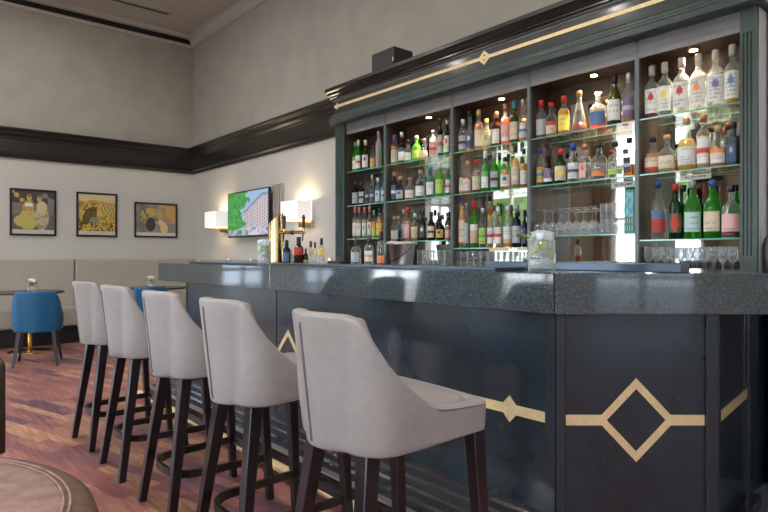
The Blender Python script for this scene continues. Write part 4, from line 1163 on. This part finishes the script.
 (554, 567, 149, 'wine', 'dgreen', None, 0, ('cream', 'yellow', 'band'), 'red', 'dark green bottle, cream label'),
 (567.3, 579, 143.7, 'std', 'clear', 'clearl', .5, ('white', 'navy', 'band'), 'navy' if 0 else 'blue', 'clear bottle, white label, blue cap'),
 (579.2, 590.5, 144.5, 'square', 'clear', 'clearl', .5, ('pink', 'red', 'emblem'), 'copper', 'square bottle, pinkish label'),
 (591, 607, 143, 'squat', 'clear', 'clearl', .45, ('orange', 'red', 'plain'), 'black', 'wide clear bottle, orange label'),
 (607.6, 623.2, 142, 'squat', 'clear', 'clearl', .45, ('lime', 'green', 'plain'), 'black', 'wide clear bottle, green label'),
 (623.5, 635.2, 138, 'square', 'clear', 'amber', .3, ('black', 'silver', 'band'), 'black', 'square bottle, black label')],
(4, 0): [
 (640.5, 655, 67, 'std', 'clear', 'red', .33, ('white', 'red', 'emblem'), 'seal', 'fruit spirit bottle, red liquid'),
 (657, 672.6, 62.5, 'std', 'clear', 'clearl', .5, ('white', 'yellow', 'emblem'), 'seal', 'fruit spirit bottle, yellow fruit label'),
 (673.3, 690, 58, 'std', 'clear', 'clearl', .5, ('white', 'red', 'emblem'), 'seal', 'fruit spirit bottle, red fruit label'),
 (690.3, 707, 54, 'std', 'clear', 'clearl', .5, ('white', 'orange', 'emblem'), 'seal', 'fruit spirit bottle, orange fruit label'),
 (707.3, 724, 50, 'std', 'clear', 'clearl', .5, ('white', 'purple', 'emblem'), 'seal', 'fruit spirit bottle, purple fruit label'),
 (725, 740, 44.7, 'std', 'clear', 'gold', .35, ('white', 'blue', 'emblem'), 'seal', 'fruit spirit bottle, blue fruit label')],
(4, 1): [
 (641, 657.5, 138, 'round', 'clear', 'amber', .55, ('cream', 'red', 'bottom'), 'black', 'amber bottle, cream label'),
 (658, 675.8, 135, 'round', 'clear', 'pale', .25, ('cream', 'green', 'plain'), 'cork', 'clear bottle, pale cream label'),
 (676.5, 697, 118, 'round', 'clear', 'gold', .60, ('white', 'pblue', 'plain'), 'cork', 'large bottle of yellow spirit'),
 (697.2, 710, 115, 'tall', 'clear', 'pale', .6, ('white', 'red', 'band'), 'copper', 'tall bottle, red cap'),
 (710.3, 726, 126, 'squat', 'clear', 'amber', .25, ('white', 'orange', 'top'), 'cork', 'bottle, white-orange label'),
 (721, 728, 127, 'std', 'clear', 'amber', .5, None, 'copper', 'red-capped bottle standing behind', 1),
 (726.3, 740, 122.7, 'square', 'slate', None, 0, ('navy', 'silver', 'emblem'), 'black', 'slate grey square bottle')],
(4, 2): [
 (651, 665.4, 181, 'wine', 'clear', 'clearl', .5, ('red', 'blue', 'top'), 'blue', 'bottle with red label, blue cap'),
 (669, 682, 184, 'std', 'dgreen', None, 0, ('red', 'dgreen', 'diamond'), 'red', 'dark green bottle, red diamond label'),
 (678, 685, 187, 'std', 'dark', None, 0, None, 'black', 'dark bottle standing behind', 1),
 (684, 701, 181, 'wine', 'green', None, 0, ('pblue', 'teal', 'plain'), 'grey', 'green bottle, pale blue label'),
 (704, 721, 180, 'wine', 'green', None, 0, ('cream', 'tan', 'plain'), 'blue', 'green bottle, beige label'),
 (722, 741, 186, 'squat', 'clear', 'red', .12, ('pink', 'red', 'plain'), 'black', 'wide clear bottle, pink label')],
}
for (b, sidx), lst in D.items():
    z = (ZS1, ZS2, ZS3[b])[sidx]
    for i, e in enumerate(lst):
        u0, u1, vt, kind, gl_, lq, fill, lab, cap, desc = e[:10]; back = len(e) > 10
        uc = (u0 + u1) / 2; Y = 3.695 if back else 3.575
        x, d = on_y(uc, Y)
        R = (u1 - u0) / FPX * d / 2 * .94
        R = min(R, .053)
        H = CZ + (256 - vt) / FPX * d - z
        x = min(max(x, DIV[b] + .014 + R), DIV[b + 1] - .014 - R)
        if lab:
            l0, l1 = (.10, .50)
            if kind in ('squat', 'round', 'bell', 'tri'): l0, l1 = .10, .44
            if (b, sidx) == (4, 0): l0, l1 = .10, .55
            if (b, sidx) == (4, 2): l0, l1 = (.12, .46)
            if lab[2] == 'plain' and lab[0] in ('orange', 'lime') and b == 3: l0, l1 = .10, .24
            if kind == 'tall': l1 = .56
            lab = (*lab, l0, l1)
        bottle(x, Y, z + .0005, R, H, kind, gl_, lq, fill, lab, cap, desc, ', %s on %s, %s' % (ORD[i], SHN[sidx], BAY[b]), 'bottles on the %s of the %s' % (SHN[sidx], BAY[b]), .12 if (b, sidx) == (4, 2) else .18 if kind in ('std', 'wine') else .13)

# bottles with pourers standing on the bar, left group and centre group
for i, (u0, u1, vt, kind, gl_, lq, fill, lab, cap, desc) in enumerate((
 (283, 290.5, 240, 'std', 'navy', None, 0, ('blue', 'navy', 'plain', .1, .5), 'pour', 'blue-labelled pourer bottle standing first in the left bar group'),
 (288.5, 294, 249, 'squat', 'clear', 'clearl', .5, ('lime', 'white', 'band', .1, .5), 'white', 'short pale green-labelled bottle behind the blue one on the bar'),
 (294, 303.5, 237, 'std', 'brown', None, 0, ('red', 'black', 'plain', .35, .62), 'black', 'brown bottle with red neck label on the bar'),
 (303.5, 308, 248.5, 'std', 'dark', None, 0, ('yellow', 'black', 'bottom', .05, .3), 'black', 'small black dropper bottle on the bar'),
 (308, 313.5, 241, 'std', 'clear', 'clearl', .4, ('tan', 'gold', 'plain', .35, .6), 'pour', 'clear pourer bottle with tan label on the bar'),
 (313, 317, 242, 'std', 'clear', 'clearl', .5, None, 'pour', 'unlabelled clear pourer bottle on the bar'),
 (318.5, 324.5, 238, 'std', 'clear', 'clearl', .5, ('yellow', 'gold', 'plain', .35, .6), 'pour', 'clear pourer bottle with yellow label on the bar'),
 (351, 361, 239, 'std', 'clear', 'clearl', .3, ('silver', 'white', 'plain', .15, .5), 'pour', 'clear pourer bottle left of the centre bar group'),
 (364.5, 373.5, 236, 'std', 'clear', 'clearl', .3, ('white', 'orange', 'band', .15, .5), 'pour', 'clear pourer bottle in the middle of the centre bar group'),
 (377, 385.5, 231, 'std', 'clear', 'red', .3, ('orange', 'red', 'plain', .08, .3), 'pour', 'clear pourer bottle with orange-red base right of the centre bar group'))):
    uc = (u0 + u1) / 2; Y = (2.56, 2.61, 2.55, 2.60, 2.55, 2.61, 2.55, 2.55, 2.57, 2.55)[i]; x, d = on_y(uc, Y); R = (u1 - u0) / FPX * d / 2
    bottle(x, Y, zt, R, CZ + (256 - vt) / FPX * d - zt, kind, gl_, lq, fill, lab, cap, desc, '', 'bottles standing on the bar', .42)
# thick black rubber collars on the pourers come with the pourer part

# ice bucket with strap handle and a neck sticking out
x, d = on_y(402, 2.75)
x, d = on_y(402, 3.455)
ib = empty('ice_bucket', (x, 3.455, 1.10), 0, 'steel champagne bucket on the back counter with dark strap handle', 'bucket')
MB().lathe([(.085, 0), (.092, .006), (.118, .215), (.124, .220), (.124, .226), (.112, .226), (.085, .01)], 32, cap1=False).build('bucket_body', M['steel'], ib)
pts = [(-.125 * math.cos(a), -.06 * math.sin(a) - .10 * math.sin(a), .20 - .13 * math.sin(a)) for a in [PI * k / 14 for k in range(15)]]
MB().tube(pts, .004, 6).build('handle', M['black'], ib)
MB().tube([(-.10, -.09, .225), (-.02, -.12, .238), (.06, -.10, .232), (.13, -.03, .23), (.16, .03, .225)], .012, 8).build('towel', M['towel'], ib)
x = x - .05
bottle(x, 3.47, 1.115, .03, .34, 'std', 'dark', None, 0, None, 'black', 'dark bottle neck sticking up out of the steel bucket', '', None, .2)

# ---------------------------------------------------------------- glassware
def tumbler_mb(R, H):
    return MB().lathe([(R * .80, 0), (R * .84, .004), (R, H), (R * .93, H), (R * .80, .014)], 16, cap1=False)
tum = None
def glass_rows(bay_i, u0, u1, n, Y, z, R, H, layers, label, group, mesh_fn, name):
    xa, _ = on_y(u0, Y); xb, _ = on_y(u1, Y); first = None
    for l in range(layers):
        for k in range(n):
            x = xa + (xb - xa) * (k + .5) / n
            if first is None:
                first = tag(mesh_fn(R, H).build(name, M['glassware']), label, 'glass', group); first.location = (x, Y, z + l * (H + .001))
            else:
                c = first.copy(); col.objects.link(c); c.location = (x, Y, z + l * (H + .001))
glass_rows(1, 418, 450, 6, 3.56, 1.10, .033, .085, 2, 'small clear tumbler stacked beside the steel bucket under the second bay', 'tumblers under the second bay', tumbler_mb, 'tumbler')
glass_rows(2, 455, 487, 5, 3.56, 1.10, .034, .078, 2, 'small cut glass tumbler stacked under the left half of the middle bay', 'cut glass tumblers under the middle bay', tumbler_mb, 'tumbler')
glass_rows(2, 489, 526, 7, 3.56, 1.10, .029, .152, 1, 'straight highball glass under the right half of the middle bay', 'highballs under the middle bay', tumbler_mb, 'highball_glass')
def shot_mb(R, H): return MB().lathe([(R * .8, 0), (R, H), (R * .9, H), (R * .75, .01)], 12, cap1=False)
glass_rows(3, 559, 610, 12, 3.52, 1.10, .020, .085, 1, 'small shot glass in the row under the fourth bay', 'shot glasses under the fourth bay', shot_mb, 'shot_glass')
for i, (u, c, desc) in enumerate(((614, 'red', 'small red jar beside the shot glasses'), (620, 'yellow', 'small green-lidded yellow jar beside the shot glasses'), (625.5, 'copper', 'small copper coloured jar between yellow and orange jars'), (631, 'orange', 'small orange jar nearest the divider'))):
    x, d = on_y(u, 3.52)
    j = empty('preserve_jar', (x, 3.52, 1.10), 0, desc + ' under the fourth bay', 'jar', 'small jars under the fourth bay')
    MB().lathe([(.018, 0), (.021, .004), (.021, .06), (.018, .066)], 14).build('jar_body', CM[c], j)
    MB().lathe([(.020, .066), (.020, .082)], 14).build('lid', CM[('black', 'green', 'black', 'black')[i]], j)
def stem_mb(R, H, up=True):
    P = [(.85 * R, 0), (.85 * R, .003), (.12 * R, .008), (.09 * R, .03), (.09 * R, H * .45), (.5 * R, H * .50), (.95 * R, H * .62), (R, H * .75), (.85 * R, H), (.80 * R, H), (.93 * R, H * .75), (.85 * R, H * .64), (.05 * R, H * .49)]
    if not up: P = [(r_, H - z_) for r_, z_ in P]
    return MB().lathe(P, 16, cap1=False) if up else MB().lathe(P[::-1], 16, cap0=False, cap1=True)
glass_rows(4, 644, 738, 10, 3.53, 1.10, .0245, .172, 1, 'stemmed wine glass in the front row under the rightmost bay', 'stemmed glasses under the rightmost bay', stem_mb, 'wine_glass')
glass_rows(4, 652, 738, 10, 3.63, 1.10, .0225, .172, 1, 'stemmed wine glass in the rear row under the rightmost bay', 'rear stemmed glasses under the rightmost bay', stem_mb, 'wine_glass')
glass_rows(3, 534, 597, 8, 3.56, 1.3605, .0285, .185, 1, 'upturned stemmed glass in the front row, lower shelf of the fourth bay', 'upturned glasses in the fourth bay', lambda R, H: stem_mb(R, H, False), 'wine_glass')
glass_rows(3, 541, 600, 7, 3.66, 1.3605, .030, .180, 1, 'upturned stemmed glass in the rear row, lower shelf of the fourth bay', 'rear upturned glasses in the fourth bay', lambda R, H: stem_mb(R, H, False), 'wine_glass')
glass_rows(3, 600, 625, 4, 3.55, 1.3605, .019, .098, 2, 'stacked straight glass right of the upturned wine glasses, fourth bay', 'stacked glasses in the fourth bay', tumbler_mb, 'highball_glass')
# teal card box in bay four
x, d = on_y(630.5, 3.56)
tb = empty('teal_card_box', (x, 3.56, 1.3605), math.radians(8), 'teal card box with small bottle pictures at the right of the fourth bay', 'box')
MB().box(-.030, .030, -.02, .02, 0, .275).build('card', M['teal'], tb)
def tcf(xx, yy):
    c = (.02, .30, .26)
    if .38 < yy < .94 and .12 < xx < .9: c = (.25, .55, .65) if vn(xx * 5, yy * 8) > .45 else (.12, .40, .50)
    for r0 in (.06, .22):
        if r0 < yy < r0 + .12: c = (.02, .10, .08) if int(xx * 8) % 2 else (.45, .55, .50)
    return c
mb, cols = art_mesh(tcf, 24, 60, .056, .268, lambda a_, b_: (-.028 + a_, -.0206, .003 + b_))
mb.build('printed_front', M['label'], tb, colors=cols)
# white cards hanging under the shelves
for (u0, u1, v0, v1, lab) in ((680, 711, 172, 181, 'white paper card with faint writing under the rightmost bay shelf'), (611, 636, 181, 189, 'white paper card with faint writing under the fourth bay shelf')):
    Y = 3.66; x0, d0 = on_y(u0, Y); x1, d1 = on_y(u1, Y); zt_, zb_ = zat(v0, d0), zat(v1, d0)
    zt_ = min(zt_, ZS2 - .011)
    def pf(a_, b_):
        return (.18, .18, .2) if (abs(b_ - .55) < .14 and .15 < a_ < .85 and hsh(int(a_ * 24), int(b_ * 9), 4) > .45) else (.72, .74, .74)
    mb, cols = art_mesh(pf, 40, 12, x1 - x0, zt_ - zb_, lambda a_, b_: (x0 + a_, Y + .0015, zb_ + b_))
    mb.box(x0, x1, Y + .002, Y + .004, zb_, zt_); cols += [(.7, .72, .72)] * 8
    tag(mb.build('paper_card', M['label'], colors=cols), lab, 'card')
# yellow price strips on the middle bay lower shelf edge
for u0, u1, w in ((489, 508.5, 'left'), (517, 526.5, 'right')):
    x0, d0 = on_y(u0, 3.495); x1, _ = on_y(u1, 3.495)
    simple('shelf_strip', MB().box(x0, x1, 3.496, 3.501, 1.255, 1.283), CM['cream'], 'yellowish %s strip on the lower shelf edge of the middle bay' % w, 'label strip')
# small row of cups on the far end of the bar
cup = None
for k in range(10):
    x, d = on_y(228 + k * 3.0, 2.55)
    if cup is None:
        cup = tag(MB().lathe([(.014, 0), (.020, .038), (.018, .038), (.012, .004)], 12, cap1=False).build('shot_glass', M['glassware']), 'tiny glass in the row left of the brass beer tower', 'glass', 'tiny glasses on the far bar'); c = cup
    else: c = cup.copy(); col.objects.link(c)
    c.location = (x, 2.56, zt)
x, d = on_y(329.5, 2.55)
simple('copper_cup', MB().lathe([(.019, 0), (.021, .05), (.019, .05), (.017, .004)], 16, cap1=False), M['pink_metal'], 'small copper cup on the bar right of the pourer bottles', 'cup').location = (x, 2.55, zt)
x0, d = on_y(333.5, 2.55); x1, _ = on_y(345, 2.55)
simple('napkin_box', MB().box(x0, x1, 2.50, 2.60, zt, zt + .032), M['black'], 'low black tray box on the bar right of the copper cup', 'tray', None, .003)
for k, u in enumerate((272.5, 275.5, 279)):
    x, d = on_y(u, 2.56)
    t = MB().lathe([(.010, 0), (.013, .02), (.008, .035), (.006, .045)], 10).build('bottle_stopper', M['black']); t.location = (x, 2.56, zt)
    tag(t, 'tiny black bottle stopper on the bar between beer tower and blue bottle', 'stopper', 'black stoppers on the bar')
# dark bottle-like siphon right of the cabinet
x, d = on_y(766, 3.50)
sy = empty('soda_siphon', (-1.028, 3.49, 1.1005), 0, 'dark siphon with blue base right of the cabinet pilaster', 'siphon')
MB().lathe([(.035, .02), (.04, .04), (.04, .17), (.03, .21), (.014, .23), (.014, .26)], 18).build('body', M['black'], sy)
MB().lathe([(.044, 0), (.044, .035)], 18).build('base', CM['blue'], sy)
# ---------------------------------------------------------------- WORLD, CAMERA
w = bpy.data.worlds.new('World'); scene.world = w; w.use_nodes = True
nt = w.node_tree; nt.nodes.clear()
o_ = nt.nodes.new('ShaderNodeOutputWorld'); bg = nt.nodes.new('ShaderNodeBackground')
bg.inputs[0].default_value = (.86, .93, 1.0, 1); bg.inputs[1].default_value = 8.0
nt.links.new(bg.outputs[0], o_.inputs[0])
cam = bpy.data.cameras.new('camera'); co = bpy.data.objects.new('camera', cam); col.objects.link(co)
cam.sensor_width = 36; cam.lens = FPX / 768 * 36; cam.clip_start = .02
co.location = (0, 0, CZ); co.rotation_euler = (PI / 2, 0, math.atan2(FY, FX) - PI / 2)
scene.camera = co
scene.view_settings.view_transform = 'Standard'
try: scene.view_settings.look = 'None'
except Exception: pass
scene.view_settings.gamma = 1; scene.view_settings.exposure = 0.8
scene.view_settings.use_curve_mapping = False
scene.cycles.max_bounces = 10; scene.cycles.transparent_max_bounces = 24
scene.cycles.diffuse_bounces = 5; scene.cycles.caustics_reflective = False; scene.cycles.caustics_refractive = False
